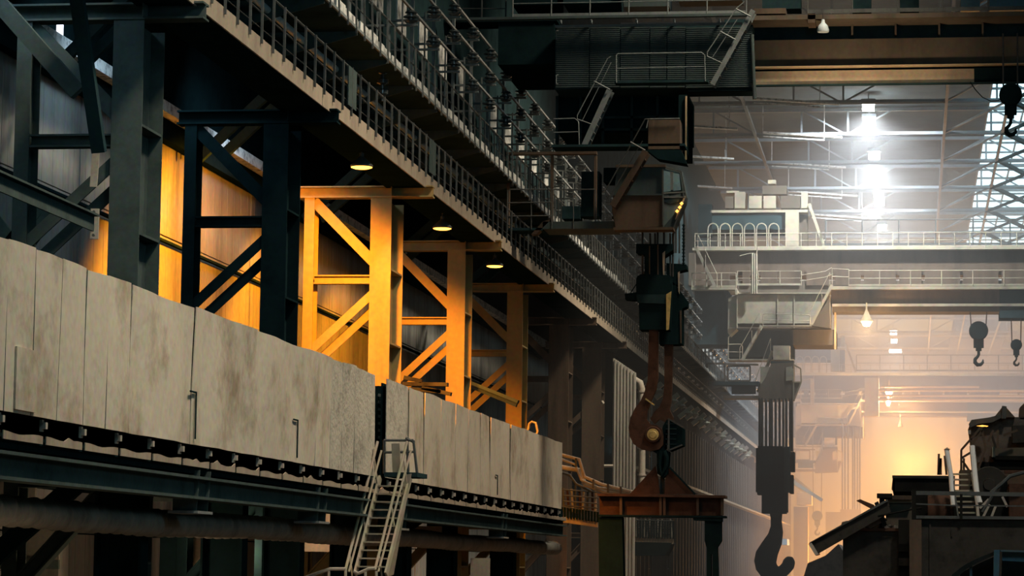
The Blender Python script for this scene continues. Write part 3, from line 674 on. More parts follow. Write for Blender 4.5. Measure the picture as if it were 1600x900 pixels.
MB().box(g[0]-1.2, XE, 99.4, 99.6, za(62,99.4), za(26,99.4)).build('girder_recess', 'dark_steel', cr)
MB().box(g[0]-.3, XE, 98.0, 99.6, za(28,98), za(21,98)).build('girder_deck', 'crane_brown', cr)
for px in (1178, 1262): pbox('deck_step', px, 13 if px<1200 else 20, px+50 if px<1200 else px+12, 30 if px < 1200 else 44, 98, 99, 'brown_steel')
for px in range(1330, 1600, 68): pbox('recess_rib', px, 30, px+3, 58, 99.1, 99.5, 'crane_brown')
A = u(1262, 21, 98); B = Vector((XE, 98, A.z)); railing(cr, A, B, 1.15, 13, 'rail_steel', .025)
for k, px in enumerate((1205, 1235, 1345, 1420, 1515, 1560, 1590)): pbox('upper_cabinet', px-14, -30, px+16, 22, 100, 101, 'blue_panel' if k > 3 else 'dark_steel')
c = u(1286, 45, 97.8)
t = empty('hanging_floodlamp', c, 'small pale bell-shaped lamp hanging at the top, on the near crane girder', 'lamp')
MB().lathe(c, [(.20,-.12),(.22,-.05),(.16,.12),(.07,.22),(.05,.34),(0,.35)], 14).build('shade', 'pipe_silver', t, smooth=True)
MB().tube([c+Vector((0,0,.3)), c+Vector((0,0,.62))], .015, 5).build('cord', 'rope', t)
light('girder_lamp', 'SPOT', (U(1330,150,96).x, 96.0, za(240)), 700, (1.0,.76,.50), target=(U(1350,110,99).x, 99.0, za(115)), size=.3, spot=110, blend=.8)
# small hook block under the near crane
def hookblock(c, s, lab, cat='hook', m='black_steel', loop=True):
    t = empty('hook_block', c, lab, cat)
    MB().lathe(c+Vector((0,0,0)), [(.0,-.16),(.36,-.16),(.40,-.12),(.40,-.06),(.37,0),(.40,.06),(.40,.12),(.36,.16),(0,.16)], 24, 'y').build('sheave', m, t, smooth=True)
    for o in t.children: o.scale = (s,s,s)
    q = MB().box(c.x-.21*s, c.x+.21*s, c.y-.12, c.y+.12, c.z-.72*s, c.z-.2*s); q.box(c.x-.12*s, c.x+.12*s, c.y-.1, c.y+.1, c.z-.85*s, c.z-.7*s).build('yoke', m, t)
    pts = [(0,-.8),(.0,-1.0),(-.04,-1.08),(-.15,-1.2),(-.15,-1.33),(-.05,-1.43),(.08,-1.42),(.17,-1.33),(.18,-1.2)]
    rs = [.06,.06,.06,.075,.085,.085,.075,.06,.02]
    MB().tube([c+Vector((x*s,0,z*s)) for x,z in pts], .06, 10, [r*s for r in rs]).build('hook', m, t, smooth=True)
    return t
c = u(1579, 148, 97.5)
t = hookblock(c, 1.0, 'dark hook block hanging from the near crane at the top right, with a cable loop')
q = MB()
for dx in (-.25, .25): q.tube([c+Vector((dx,0,.1)), c+Vector((dx,0,2.2))], .03, 6)
q.build('rope', 'rope', t)
pipe_px([(1516,128),(1524,140),(1535,152),(1548,158),(1560,157),(1572,150)], 97.5, .018, 'black_steel', 'cable_loop', t)
# ------------------------------------------------------------------ ladle hoist with the big laminated hooks
YH = 96.0
h = empty('ladle_hook_block', u(1025, 470, YH), 'big dark block on ropes carrying a pair of rusty laminated ladle hooks, centre', 'hook block')
def hp(name, pts, Y, dy, m, par=h): return MB().poly([U(x,y,Y) for x,y in pts], (0,dy,0)).build(name, m, par)
q0 = MB().tube([u(1004,362,YH+.3), u(1004,430,YH+.3)], .035, 6).build('rope', 'rope', h, loc=u(1004,362,YH+.3))
for dx in (10,18,24,33,42,46): dup(q0, (dx/44.8, .25*(dx%4), 0), h)
q1 = MB().tube([u(1053,330,YH+.3), u(1053,395,YH+.3)], .03, 6).build('rope', 'rope', h, loc=u(1053,330,YH+.3))
for dx in (3, 8, 15): dup(q1, (dx/44.8, .1*dx/5, (0 if dx < 15 else .2)), h)
q = MB()
q.tube([u(1068,350,YH), u(1068,415,YH)], .03, 6)
for k in range(12): q.lathe(u(1068,352+k*5.4,YH), [(0,-.04),(.07,0),(0,.04)], 6)
q.build('chain', 'black_steel', h)
hp('head', [(994,381),(1051,381),(1051,391),(1037,400),(1037,434),(1007,434),(1007,398),(994,395)], YH, .8, 'black_steel')
hp('head', [(1041,411),(1072,413),(1073,421),(1059,424),(1059,445),(1048,445),(1046,432),(1041,428)], YH+1.0, .8, 'black_steel')
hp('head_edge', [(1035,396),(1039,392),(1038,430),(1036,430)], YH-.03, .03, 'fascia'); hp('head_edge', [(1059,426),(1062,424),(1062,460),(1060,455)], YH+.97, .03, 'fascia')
hp('bar', [(1014,384),(1016,384),(1016,430),(1014,430)], YH-.06, .04, 'brown_steel'); hp('bar', [(1027,382),(1029,382),(1029,430),(1027,430)], YH-.06, .04, 'brown_steel')
hp('sheave_housing', [(996,431),(1003,428),(1047,430),(1048,457),(1045,514),(1041,515),(999,515),(998,471),(994,456),(994,436)], YH-.1, 1.0, 'black_steel')
hp('housing_band', [(976,459),(998,456),(998,470),(977,468)], YH, .5, 'black_steel'); hp('housing_band', [(994,460),(1046,460),(1046,475),(996,473)], YH-.16, .06, 'dark_steel')
hp('side_plate', [(1046,435),(1054,443),(1074,470),(1073,479),(1066,482),(1066,538),(1030,538),(1030,515),(1045,515)], YH+1.0, .8, 'black_steel')
hp('side_plate', [(1062,485),(1065,485),(1065,536),(1063,536)], YH+.97, .03, 'brown_steel')
hp('yellow_stripe', [(1041,460),(1049,455),(1045,515),(1041,516)], YH-.2, .05, 'yellow_paint')
MB().tube([u(997,437,YH-.1),u(1000,430,YH-.1),u(1010,428,YH-.1),u(1018,434,YH-.1)], .03, 6).tube([u(997,440,YH),u(985,458,YH)], .02, 5).build('loop', 'black_steel', h, smooth=True)
for (px, py) in ((1008,428),(1030,426),(1038,428)): MB().lathe(u(px,py,YH+.2), [(.06,-.1),(.06,.08),(0,.1)], 8).build('bolt', 'rail_steel', h)
# hooks
def ladle_hook(pts, Y, par, name='laminated_hook'):
    hk = MB().poly([U(x,y,Y) for x,y in pts], (0,.3,0)).build(name, 'rust_steel', par)
    MB().poly([U(x,y,Y-.05) for x,y in [(x,y) for x,y in pts if y > 600 or y < 0]] if False else [U(x,y,Y+.35) for x,y in pts], (0,.2,0)).build('lamination', 'brown_steel', hk)
    return hk
front = [(1014,515),(1028,515),(1028,590),(1025,608),(1018,624),(1012,640),(1010,655),(1016,663),(1026,664),(1034,670),(1036,682),(1036,695),(1030,702),(1016,705),(1002,702),(990,694),(984,682),(982,668),(985,652),(992,638),(1001,626),(1007,612),(1012,592)]
back = [(1038,538),(1051,538),(1050,600),(1049,625),(1046,640),(1052,652),(1050,664),(1040,660),(1030,655),(1022,662),(1016,655),(1022,644),(1030,636),(1036,622),(1038,600)]
f = ladle_hook(front, YH, h); ladle_hook(back, YH+1.1, h)
MB().poly([U(x,y,YH-.04) for x,y in ((1009,622),(1023,632),(1022,634),(1008,624))], (0,.05,0)).build('wear_strip', 'yellow_paint', f)
MB().lathe(u(1020,679,YH-.2), [(.27,0),(.29,.05),(.29,.3)], 24, 'y').build('pin', 'rust_steel', h, smooth=True)
MB().lathe(u(1020,679,YH-.26), [(.0,.0),(.12,0),(.14,.03),(.14,.08)], 20, 'y').lathe(u(1020,679,YH-.22), [(.2,0),(.21,.03),(.21,.1)], 20, 'y').build('pin_cap', 'yellow_paint', h, smooth=True)
# lifting beam with its shackle
lb = empty('lifting_beam', u(1033, 790, YH), 'rusty lifting beam with triangular lugs and two legs hung in the ladle hook', 'lifting beam')
bx = MB().poly([U(x,y,YH+.25) for x,y in ((1042,655),(1040,700),(1028,710),(1018,704),(1030,690),(1036,665))], (0,.6,0)).build('saddle', 'black_steel', lb)
q = MB(); a = [U(x,y,YH+.1) for x,y in ((1045,655),(1066,668),(1066,695),(1045,704))]
q.poly(a, (0,1.3,0)).build('saddle_box', 'black_steel', lb)
MB().bar(u(1044,654,YH+.05), u(1066,667,YH+.05), .05, .05).bar(u(1044,704,YH+.05), u(1066,695,YH+.05), .05, .05).bar(u(1045,655,YH+.05), u(1045,704,YH+.05), .05, .05).build('saddle_edge', 'rail_steel', lb)
for k in range(5):
    z = u(1050, 662+k*8, YH).z; MB().box(u(1048,660).x, u(1064,660).x, YH+.04, YH+.1, z-.02, z+.02).build('slat', 'dark_steel', lb)
MB().poly([U(x,y,YH+.1) for x,y in ((1026,706),(1036,700),(1046,706),(1044,740),(1036,747),(1027,740))], (0,.5,0)).build('shackle', 'black_steel', lb)
MB().tube([u(1034,705,YH),u(1031,715,YH),u(1030,728,YH),u(1034,742,YH),u(1041,728,YH),u(1041,715,YH),u(1037,705,YH)], .09, 8).build('shackle', 'black_steel', lb, smooth=True)
hp('lug', [(984,772),(1024,728),(1028,745),(1031,772)], YH+.2, .12, 'rust_steel', lb); hp('lug', [(1038,772),(1040,745),(1044,728),(1085,772)], YH+.2, .12, 'rust_steel', lb)
hp('lug', [(1031,772),(1032,744),(1038,744),(1038,772)], YH+.6, .1, 'grey_beam', lb)
MB().bar(u(1046,730,YH+.1), u(1086,772,YH+.1), .15, .06).build('lug_edge', 'black_steel', lb)
hp('top_flange', [(932,771),(1133,774),(1133,778),(934,775)], YH-.2, 1.2, 'rust_steel', lb)
hp('web', [(936,775),(1129,778),(1129,806),(937,805)], YH+.3, .1, 'rust_steel', lb); hp('bottom_flange', [(935,804),(1133,806),(1133,809),(935,807)], YH-.15, 1.1, 'black_steel', lb)
for px in (968, 1030, 1036, 1088, 1126): hp('web_stiffener', [(px,775),(px+4,775),(px+4,805),(px,805)], YH-.05, .35, 'brown_steel', lb)
hp('leg', [(935,808),(972,808),(974,905),(936,905)], YH, .7, 'black_steel', lb)
lg = hp('leg', [(1101,808),(1127,810),(1127,845),(1121,855),(1122,905),(1113,905),(1113,866),(1111,866),(1111,905),(1104,905),(1104,856),(1101,845)], YH, .5, 'black_steel', lb)
hp('leg_bracket', [(1082,808),(1128,809),(1128,815),(1084,813)], YH-.1, .6, 'black_steel', lb)

# ------------------------------------------------------------------ hazy cranes further off
def far_crane(label, cabx=0):
    Y = 200.0
    c0 = empty('bridge_crane', U(1300, 450, Y), label, 'crane')
    def P(name, l, t, r, b, y0, y1, m, par=c0): return rbox(l, t, r, b, y0, y1).build(name, m, par)
    XR_ = 15.5
    zz = lambda y, Yq=Y: U(1350, y, Yq).z
    xl = lambda px, Yq=Y: U(px, 450, Yq).x
    # upper girder with walkway
    MB().box(xl(1076), XR_, Y+4, Y+7, zz(430,Y+4), zz(391,Y+4)).build('rear_girder', 'brown_steel', c0)
    MB().box(xl(1076), XR_, Y+3.2, Y+4, zz(390,Y+3.2), zz(386,Y+3.2)).build('rear_walkway', 'crane_beige', c0)
    A = Vector((xl(1080), Y+3.2, zz(387,Y+3.2))); B = Vector((XR_, Y+3.2, A.z)); railing(c0, A, B, 1.1, 29, 'crane_beige', .03)
    A = Vector((xl(1285), Y+6.8, zz(383,Y+6.8))); B = Vector((XR_, Y+6.8, A.z)); railing(c0, A, B, 1.9, 9, 'rail_steel', .05, mids=1)
    # girder panels behind the lower rail
    for l, r in ((1085,1140),(1160,1172),(1188,1215),(1216,1250),(1260,1295),(1305,1345),(1350,1400),(1405,1440),(1445,1500),(1505,1560),(1565,1640)):
        P('girder_panel', l, 418, r, 446, Y+3.7, Y+3.8, 'brown_steel')
    MB().box(xl(1076), XR_, Y+3.9, Y+4.2, zz(450), zz(430)).build('panel_back', 'crane_brown', c0)
    # front girder
    MB().box(xl(1298), XR_, Y+.6, Y+3, zz(474), zz(452)).build('front_girder', 'brown_steel', c0)
    MB().box(xl(1300), XR_, Y+.3, Y+3, zz(478), zz(474)).build('front_flange', 'crane_beige', c0)
    MB().box(xl(1300), xl(1562), Y+.5, Y+3, zz(486), zz(478)).build('lower_flange', 'crane_brown', c0)
    MB().box(xl(1562), XR_, Y+.4, Y+3, zz(496), zz(452)).build('girder_end', 'dark_steel', c0)
    MB().box(xl(1298), XR_, Y, Y+.7, zz(452), zz(447)).build('front_walkway', 'crane_beige', c0)
    A = Vector((xl(1326), Y, zz(447))); B = Vector((XR_, Y, A.z)); railing(c0, A, B, 1.12, 10, 'crane_beige', .032)
    q = MB().tube([U(x,y,Y) for x,y in ((1252,446),(1252,430),(1290,424),(1300,418))], .03, 5).tube([U(x,y,Y) for x,y in ((1252,439),(1290,433),(1302,428))], .025, 5).tube([U(x,y,Y) for x,y in ((1300,446),(1300,420),(1326,421),(1326,447))], .035, 5).tube([U(x,y,Y) for x,y in ((1300,432),(1326,433))], .03, 5)
    q.build('gate_rail', 'crane_beige', c0)
    # left carriage walkways
    MB().box(xl(1080), xl(1150), Y, Y+4, zz(452), zz(448)).build('carriage_deck', 'crane_beige', c0)
    A = U(1081, 449, Y); B = U(1150, 449, Y); B.z = A.z; railing(c0, A, B, 1.05, 4, 'crane_beige', .03)
    P('end_carriage', 1085, 452, 1138, 545, Y+1, Y+5, 'dark_steel')
    P('carriage_post', 1149, 452, 1152, 461, Y, Y+.3, 'crane_beige'); P('carriage_side', 1076, 395, 1086, 448, Y+3, Y+4, 'crane_brown')
    A = U(1152, 446, Y+1); B = U(1252, 446, Y+1); B.z = A.z; railing(c0, A, B, 1.05, 4, 'crane_beige', .028)
    # machinery house
    hs = P('machinery_house', 1151, 461, 1297, 512, Y+.4, Y+4, 'crane_beige')
    for px in (1151, 1214, 1240, 1296): P('house_rib', px, 460, px+1.6, 513, Y+.33, Y+.42, 'crane_beige', hs)
    P('house_top', 1150, 457, 1298, 461, Y+.2, Y+4, 'crane_beige', hs)
    MB().poly([U(x,y,Y+.6) for x,y in ((1138,466),(1151,461),(1151,514),(1140,524),(1137,520))], (0,2.5,0)).build('house_end', 'crane_beige', hs)
    MB().poly([U(x,y,Y-.3) for x,y in ((1267,509),(1296,466),(1297,513))], (0,.6,0)).build('stair_cheek', 'crane_brown', hs)
    P('middle_platform', 1192, 508, 1268, 511, Y-.5, Y+.4, 'crane_beige')
    MB().tube([U(x,y,Y-.5) for x,y in ((1192,509),(1192,492),(1194,490),(1264,492),(1266,495),(1266,509))], .028, 5).tube([U(x,y,Y-.5) for x,y in ((1192,500),(1266,501))], .022, 5).build('guard_rail', 'crane_beige', c0)
    # body below
    P('lower_body', 1239, 515, 1306, 546, Y+.9, Y+5, 'crane_brown'); P('body_back', 1138, 515, 1240, 562, Y+2.5, Y+5, 'dark_steel')
    P('body_edge', 1303.5, 488, 1306.5, 546, Y+.8, Y+.95, 'gold_and_lamplit')
    P('house_soffit', 1140, 511, 1298, 516, Y+.4, Y+5, 'crane_brown')
    # stairs
    for (a, b) in (((1300,445),(1268,507)), ((1190,508),(1159,563)), ((1087,386),(1117,448)), ((1207,548),(1184,612))):
        s_ = stair(c0, U(*a, Y-.3), U(*b, Y-.3), (0,.7,0), 7, 'crane_beige', 'crane_beige', 0, .2)
        pa = U(*a, Y-.35)+Vector((0,0,.9)); pb = U(*b, Y-.35)+Vector((0,0,.9)); sx = -.15 if a[0] > b[0] else .15
        MB().tube([pa+Vector((sx,0,-.9)), pa+Vector((sx,0,0)), pb+Vector((sx,0,0)), pb+Vector((sx,0,-.9))], .025, 5).tube([(pa+pb)/2, (pa+pb)/2-Vector((0,0,.9))], .02, 5).build('handrail', 'crane_beige', s_)
    # standpipe
    sp = MB()
    for dx in (-3.2, 0, 3.2): sp.tube([U(1178.5+dx,396,Y-.1), U(1178.5+dx,459,Y-.1)], .08, 8)
    sp.build('standpipe', 'crane_beige', c0, smooth=True)
    MB().tube([U(1156,400,Y),U(1172,396,Y),U(1178,396,Y)], .04, 5).tube([U(1182,396,Y),U(1184,385,Y)], .04, 5).build('pipe_arm', 'crane_beige', c0)
    # lower platforms and cab
    P('lower_platform', 1137, 561, 1240, 566, Y-.3, Y+2, 'crane_beige')
    MB().tube([U(x,y,Y-.3) for x,y in ((1138,562),(1138,528),(1142,522))], .03, 5).tube([U(x,y,Y-.3) for x,y in ((1138,538),(1158,538),(1160,541),(1160,562))], .028, 5).tube([U(x,y,Y-.3) for x,y in ((1138,550),(1160,550))], .022, 5).build('guard_rail', 'crane_beige', c0)
    P('equipment_box', 1208, 540, 1234, 564, Y-.9, Y+.2, 'crane_beige'); P('box_base', 1204, 564, 1240, 570, Y-.9, Y+.3, 'black_steel')
    q = MB()
    for l,t_,r,b_ in ((1105,568,1132,596),(1137,572,1172,595)):
        for a, b in (((l,t_),(r,t_)),((r,t_),(r,b_)),((r,b_),(l,b_)),((l,b_),(l,t_))): q.bar(U(*a,Y-1), U(*b,Y-1), .12, .12, (0,1,0))
    q.bar(U(1105,568,Y-1), U(1185,570,Y-1), .12, .2, (0,1,0)).build('platform_frame', 'crane_brown', c0)
    P('hung_platform', 1106, 596, 1186, 604, Y-1.2, Y+.5, 'dark_steel'); P('hung_platform', 1130, 618, 1190, 625, Y-1.2, Y+.5, 'crane_brown')
    P('drum', 1143, 598, 1180, 616, Y-.8, Y+.2, 'dark_steel')
    P('equipment_box', 1188, 573, 1203, 600, Y-1.1, Y-.4, 'crane_beige')
    cb = MB().poly([U(x,y,Y-1.6) for x,y in ((1205,568),(1240,566),(1240,624),(1184,626),(1186,605),(1196,590))], (0,2.2,0)).build('cab', 'crane_brown', c0)
    MB().poly([U(x,y,Y-1.6) for x,y in ((1240,597),(1251,596),(1240,624))], (0,1.8,0)).build('cab_nose', 'crane_brown', cb)
    MB().poly([U(x,y,Y-1.65) for x,y in ((1228,574),(1238,572),(1238,594),(1228,595))], (0,.04,0)).build('cab_side', 'crane_beige', cb)
    q = MB()
    for a, b in (((1240,570),(1251,576)),((1251,576),(1252,597)),((1239,576),(1239,597)),((1239,597),(1252,597)),((1252,597),(1240,625)),((1240,597),(1240,625))): q.bar(U(*a,Y-1.6), U(*b,Y-1.6), .1, .1, (0,1,0))
    q.build('window_frame', 'crane_beige', cb)
    # trolley on top
    MB().box(xl(1092,Y+8), xl(1234,Y+8), Y+8, Y+12, zz(358,Y+8), zz(332,Y+8)).build('trolley_body', 'dark_steel', c0)
    MB().box(xl(1110,Y+8), xl(1262,Y+8), Y+7.6, Y+12, zz(332,Y+8), zz(328,Y+8)).build('trolley_deck', 'crane_beige', c0)
    P('trolley_column', 1227, 331, 1248, 388, Y+7.5, Y+9, 'crane_beige'); P('trolley_end', 1091, 319, 1112, 372, Y+7.6, Y+9, 'black_steel'); P('trolley_side', 1249, 331, 1262, 388, Y+9, Y+10, 'crane_brown')
    for l,t_,r,b_,m in ((1133,307,1146,328,'crane_brown'),(1148,300,1164,328,'crane_beige'),(1170,306,1190,328,'crane_beige'),(1191,290,1229,306,'crane_brown'),(1193,306,1212,328,'crane_beige'),(1220,306,1250,328,'crane_brown'),(1252,300,1262,328,'crane_beige'),(1200,281,1212,290,'crane_beige'),(1135,298,1154,304,'crane_beige')):
        P('trolley_machine', l, t_, r, b_, Y+9, Y+10, m)
    for k in range(6):
        cx = 1114+k*19; R_ = 8
        pts = [U(cx-R_,388,Y+7.4), U(cx-R_,358,Y+7.4)]+[U(cx-R_*math.cos(a), 358-9*math.sin(a), Y+7.4) for a in (.5,1,1.57,2.1,2.6)]+[U(cx+R_,358,Y+7.4), U(cx+R_,388,Y+7.4)]
        MB().tube(pts, .05, 5).build('cable_festoon', 'crane_beige', c0)
    s_ = stair(c0, U(1264,318,Y+8), U(1288,386,Y+8), (0,.7,0), 8, 'crane_beige', 'crane_beige', 0, .22)
    return c0
mid = far_crane('middle bridge crane with beige machinery house, seen through the haze behind the nearest crane')
far = copy_tree(mid, (0, 118, -1.0)); T(far, 'farthest bridge crane, pale and hazy, above the orange glow')

def hoist(Y, label, ropes, blk, hookpts, dx=0):
    t = empty('crane_hoist', U(1212+dx, 700, Y), label, 'hook block')
    r0 = None
    for px in ropes:
        if r0 is None: r0 = MB().tube([U(px,622,Y), U(px,705,Y)], .09, 6).build('rope', 'rope', t, loc=U(px,622,Y)); px0 = px
        else: dup(r0, ((px-px0)*Y/F, .4*((px*7)%3), 0), t)
    for l,tt,r,b,m in blk: rbox(l,tt,r,b,Y-.6,Y+1.2).build('block_plate', m, t)
    if hookpts:
        hk = MB().poly([U(x,y,Y-.2) for x,y in hookpts], (0,.7,0)).build('hook', 'black_steel', t)
        mdf = hk.modifiers.new('bevel', 'BEVEL'); mdf.width = .12; mdf.segments = 3; mdf.limit_method = 'ANGLE'
    return t
hk = [(1202,798),(1222,798),(1221,815),(1223,832),(1221,850),(1215,866),(1212,880),(1216,886),(1222,880),(1224,874),(1230,869),(1238,870),(1242,878),(1240,888),(1232,897),(1222,906),(1206,907),(1190,902),(1181,890),(1178,876),(1181,862),(1190,848),(1200,834),(1204,822),(1204,810)]
hoist(196, 'dark hook block with a massive single hook on many ropes, right of centre', [1187,1191,1196,1202,1205,1211,1218,1223,1228,1234,1237],
    [(1184,697,1222,712,'black_steel'),(1181,700,1228,770,'black_steel'),(1225,698,1234,770,'dark_steel'),(1183,734,1230,774,'black_steel'),(1235,706,1241,738,'black_steel'),(1234,742,1239,772,'black_steel'),(1190,772,1228,803,'black_steel'),(1224,772,1230,801,'black_steel')], hk)
t = empty('far_hoist', U(1330, 700, 318), 'faint far hook block on a bundle of long ropes left of the orange glow', 'hook block')
r0 = MB().tube([U(1316,655,318), U(1316,800,318)], .09, 6).build('rope', 'rope', t, loc=U(1316,655,318))
for dx in (4, 9, 16, 19, 23, 27): dup(r0, (dx*318/F, .5*(dx % 3), 0), t)
rbox(1313,796,1345,826,317,319).build('block_plate', 'crane_brown', t)
for (px, py, Y, s, lab) in ((1529,517,201,1.72,'dark hook block hanging below the middle crane girder, on the right'),(1588,539,201,1.03,'smaller dark hook block at the right edge below the middle crane girder'),(1277,806,318.5,1.5,'small hazy hook block on two thin ropes at the bottom, left of the tilted chute')):
    c = U(px, py, Y); t = hookblock(c, s, lab)
    q = MB()
    for dx in (-.3*s, .3*s): q.tube([c+Vector((dx,0,0)), c+Vector((dx*1.2, 0, 2.0 if py < 530 else 2.8 if py < 600 else 10))], .04, 6)
    q.build('rope', 'rope', t)
# lamps on the far cranes
for k, (px, py, Y, r, lab) in enumerate([(1354,503,199,.45,'orange dome lamp glowing under the middle crane girder'),(1389,613,316,.5,'bright orange lamp on the farthest crane above the glow'),(1388,630,316,.3,'dim lower orange lamp on the farthest crane'),(1407,667,316,.3,'tiny dark lamp hanging against the orange glow')]):
    c = U(px, py, Y); t = empty('crane_lamp', c, lab, 'lamp')
    MB().lathe(c, [(r*.9,.0),(r,.04),(r*.5,.5),(r*.15,.9),(.05,1.4),(0,1.4)], 14).build('shade', 'gold_and_lamplit', t, smooth=True)
    if k < 3: MB().lathe(c, [(0,-.35),(r*.5,-.3),(r*.8,-.02),(0,-.01)], 14).build('bulb', 'lamp_warm', t, smooth=True)
    if k < 2: light('lamp_light', 'POINT', c+Vector((0,-.5,-.8)), [1500, 9000][k], (1.0,.62,.28), size=.4, parent=t)
# orange pipe run along the farthest crane
t = empty('pipe_run', U(1480, 612, 314), 'bundle of orange-lit pipes along the farthest crane girder', 'pipes')
for k, (y, l, r) in enumerate(((604,1376,1530),(610,1372,1640),(618,1372,1640),(624,1372,1640))):
    a = U(l, y, 314); b = Vector((U(r,y,314).x, 314, a.z)); MB().tube([a, b], .14, 8).build('pipe', 'gold_and_lamplit', t, smooth=True)  # gold colour carries the orange lamplight on the pipes
for px in (1380, 1440, 1500, 1533, 1557, 1590): rbox(px,600,px+3,627,314,314.4).build('pipe_clamp', 'crane_brown', t)
rbox(1351,590,1373,652,313,316).build('switch_cabinet', 'crane_beige', label='upright pale cabinet at the left end of the orange-lit pipes', cat='cabinet')
# ------------------------------------------------------------------ slag handling machine in the right foreground
YM = 84.0
mc = empty('casting_machine', U(1500, 893, YM), 'dark dusty steel machine with deck railing filling the lower right corner', 'machine')
def mp(name, pts, Y, dy, m, par=mc): return MB().poly([U(x,y,Y) for x,y in pts], (0,dy,0)).build(name, m, par)
def mb(name, l, t, r, b, Y, dy, m, par=mc): return rbox(l, t, r, b, Y, Y+dy).build(name, m, par)
ZB = U(1500, 1000, YM).z
mb('side_body', 1430, 811, 1760, 1000, YM, 6, 'machine_dark')
mb('body_top', 1426, 807, 1760, 812, YM-.15, 6.2, 'rail_steel')
mb('corner_column', 1421, 812, 1440, 1000, YM-.2, .5, 'brown_steel')
mb('body_rib', 1452, 812, 1455, 1000, YM-.05, .1, 'machine_dark'); mb('body_rib', 1486, 828, 1488, 838, YM-.05, .1, 'machine_dark')
mb('body_rib', 1404, 812, 1421, 1000, YM+1, .6, 'machine_black')
A = U(1430, 808, YM-.1); B = U(1760, 812, YM-.1)
q = MB().bar(U(1424,770,YM-.1), U(1760,775,YM-.1), .1, .12).bar(U(1424,787,YM-.1), U(1500,790,YM-.1), .04, .04).bar(U(1500,790,YM-.1), U(1760,792,YM-.1), .04, .04)
rl = q.build('deck_railing', 'rail_steel', mc)
for px, w_ in ((1428, 7), (1502, 4), (1640, 4)): rbox(px-w_/2, 764 if w_ > 5 else 772, px+w_/2, 812, YM-.2, YM-.05).build('post', 'machine_black', rl)
# lower block with slag heap and chute
mb('front_block', 1317, 829, 1421, 1000, YM+1.5, 5, 'machine_dark'); mb('block_lip', 1316, 825, 1422, 830, YM+1.4, 5.2, 'rust_steel')
mb('slot', 1404, 850, 1421, 862, YM+.9, .2, 'machine_black'); mb('slot', 1404, 872, 1421, 884, YM+.9, .2, 'machine_dark')
random.seed(3); q = MB()
for k in range(46):
    px = random.uniform(1320, 1418); c = U(px, 826-random.uniform(0, 7), YM+random.uniform(2,5)); r = random.uniform(.06,.22)
    q.lathe(c, [(0,-r*.6),(r,-r*.3),(r*.8,r*.4),(0,r*.6)], 6)
q.build('slag_heap', 'slag', mc, kind='stuff')
c1 = (1265, 851); c2 = (1385, 780)
ch = mp('chute', [(1264,849),(1268,847),(1386,782),(1392,800),(1277,866),(1273,866)], YM+1, .15, 'machine_dark')
mp('chute_floor', [(1270,853),(1388,786),(1390,790),(1273,858)], YM+1.1, 1.6, 'brown_steel', ch)
mp('chute_edge', [(1264,849),(1266,847),(1386,780),(1388,783)], YM+.9, .1, 'rail_steel', ch)
mp('chute_edge', [(1263,850),(1268,848),(1279,866),(1274,868)], YM+.9, 1.8, 'rail_lit', ch)
mp('slab_piece', [(1338,782),(1344,780),(1366,789),(1362,795)], YM+2, 1.0, 'rust_steel'); mp('slab_piece', [(1352,822),(1380,806),(1386,812),(1360,826)], YM+1.3, 1.0, 'brown_steel')
mp('prop', [(1366,786),(1372,783),(1386,820),(1380,824)], YM+1.2, .2, 'machine_black')
mb('frame_post', 1374, 774, 1382, 826, YM+1.8, .4, 'machine_black'); mb('frame_top', 1370, 771, 1394, 779, YM+1.7, 1.0, 'machine_black')
mb('crossbeam', 1378, 774, 1426, 781, YM+2.2, .4, 'brown_steel'); mb('panel', 1384, 781, 1426, 822, YM+2.6, .4, 'crane_brown')
mb('panel_band', 1384, 781, 1426, 785, YM+2.5, .1, 'crane_beige')
q = MB().tube([U(1372,806,YM+1), U(1390,803,YM+1), U(1424,796,YM+1), U(1440,794,YM+1)], .03, 5).build('cable', 'machine_black', mc)
mb('rear_box', 1395, 745, 1492, 775, YM+5, 5, 'machine_black'); mb('rear_box_lid', 1394, 743, 1492, 746, YM+4.9, 5.2, 'machine_dark')
mp('rear_box_end', [(1395,745),(1398,745),(1398,768),(1393,764)], YM+5, 1, 'machine_dark')
mb('inner_body', 1426, 775, 1760, 812, YM+3.5, 1, 'machine_black'); mb('inner_body', 1500, 735, 1760, 775, YM+4.2, 2, 'brown_steel')
MB().lathe(U(1470,800,YM+2.8), [(.5,-.4),(.62,-.2),(.62,.2),(.5,.4)], 20, 'x').build('roller', 'rust_steel', mc, smooth=True)
MB().lathe(U(1546,757,YM+3.9), [(0,0),(.18,0),(.2,.08),(.32,.08),(.55,.05),(.58,.2),(.58,.4)], 24, 'y').build('wheel', 'machine_dark', mc, smooth=True)
mb('drum', 1577, 756, 1660, 812, YM+2.5, 1.5, 'rust_steel'); mb('beam', 1570, 735, 1760, 741, YM+3.2, .5, 'rust_steel')
MB().tube([U(1600,738,YM+2),U(1578,744,YM+2),U(1565,756,YM+2),U(1548,770,YM+2)], .06, 7).tube([U(1535,800,YM+1),U(1547,780,YM+1),U(1556,764,YM+1)], .05, 6).build('hose', 'rail_steel', mc, smooth=True)
for a, b in (((1536,808),(1546,788)),((1549,808),(1556,790)),((1566,776),(1574,792)),((1531,794),(1545,780))): MB().bar(U(*a,YM+1), U(*b,YM+1), .05, .07).build('strut', 'rail_lit', mc)
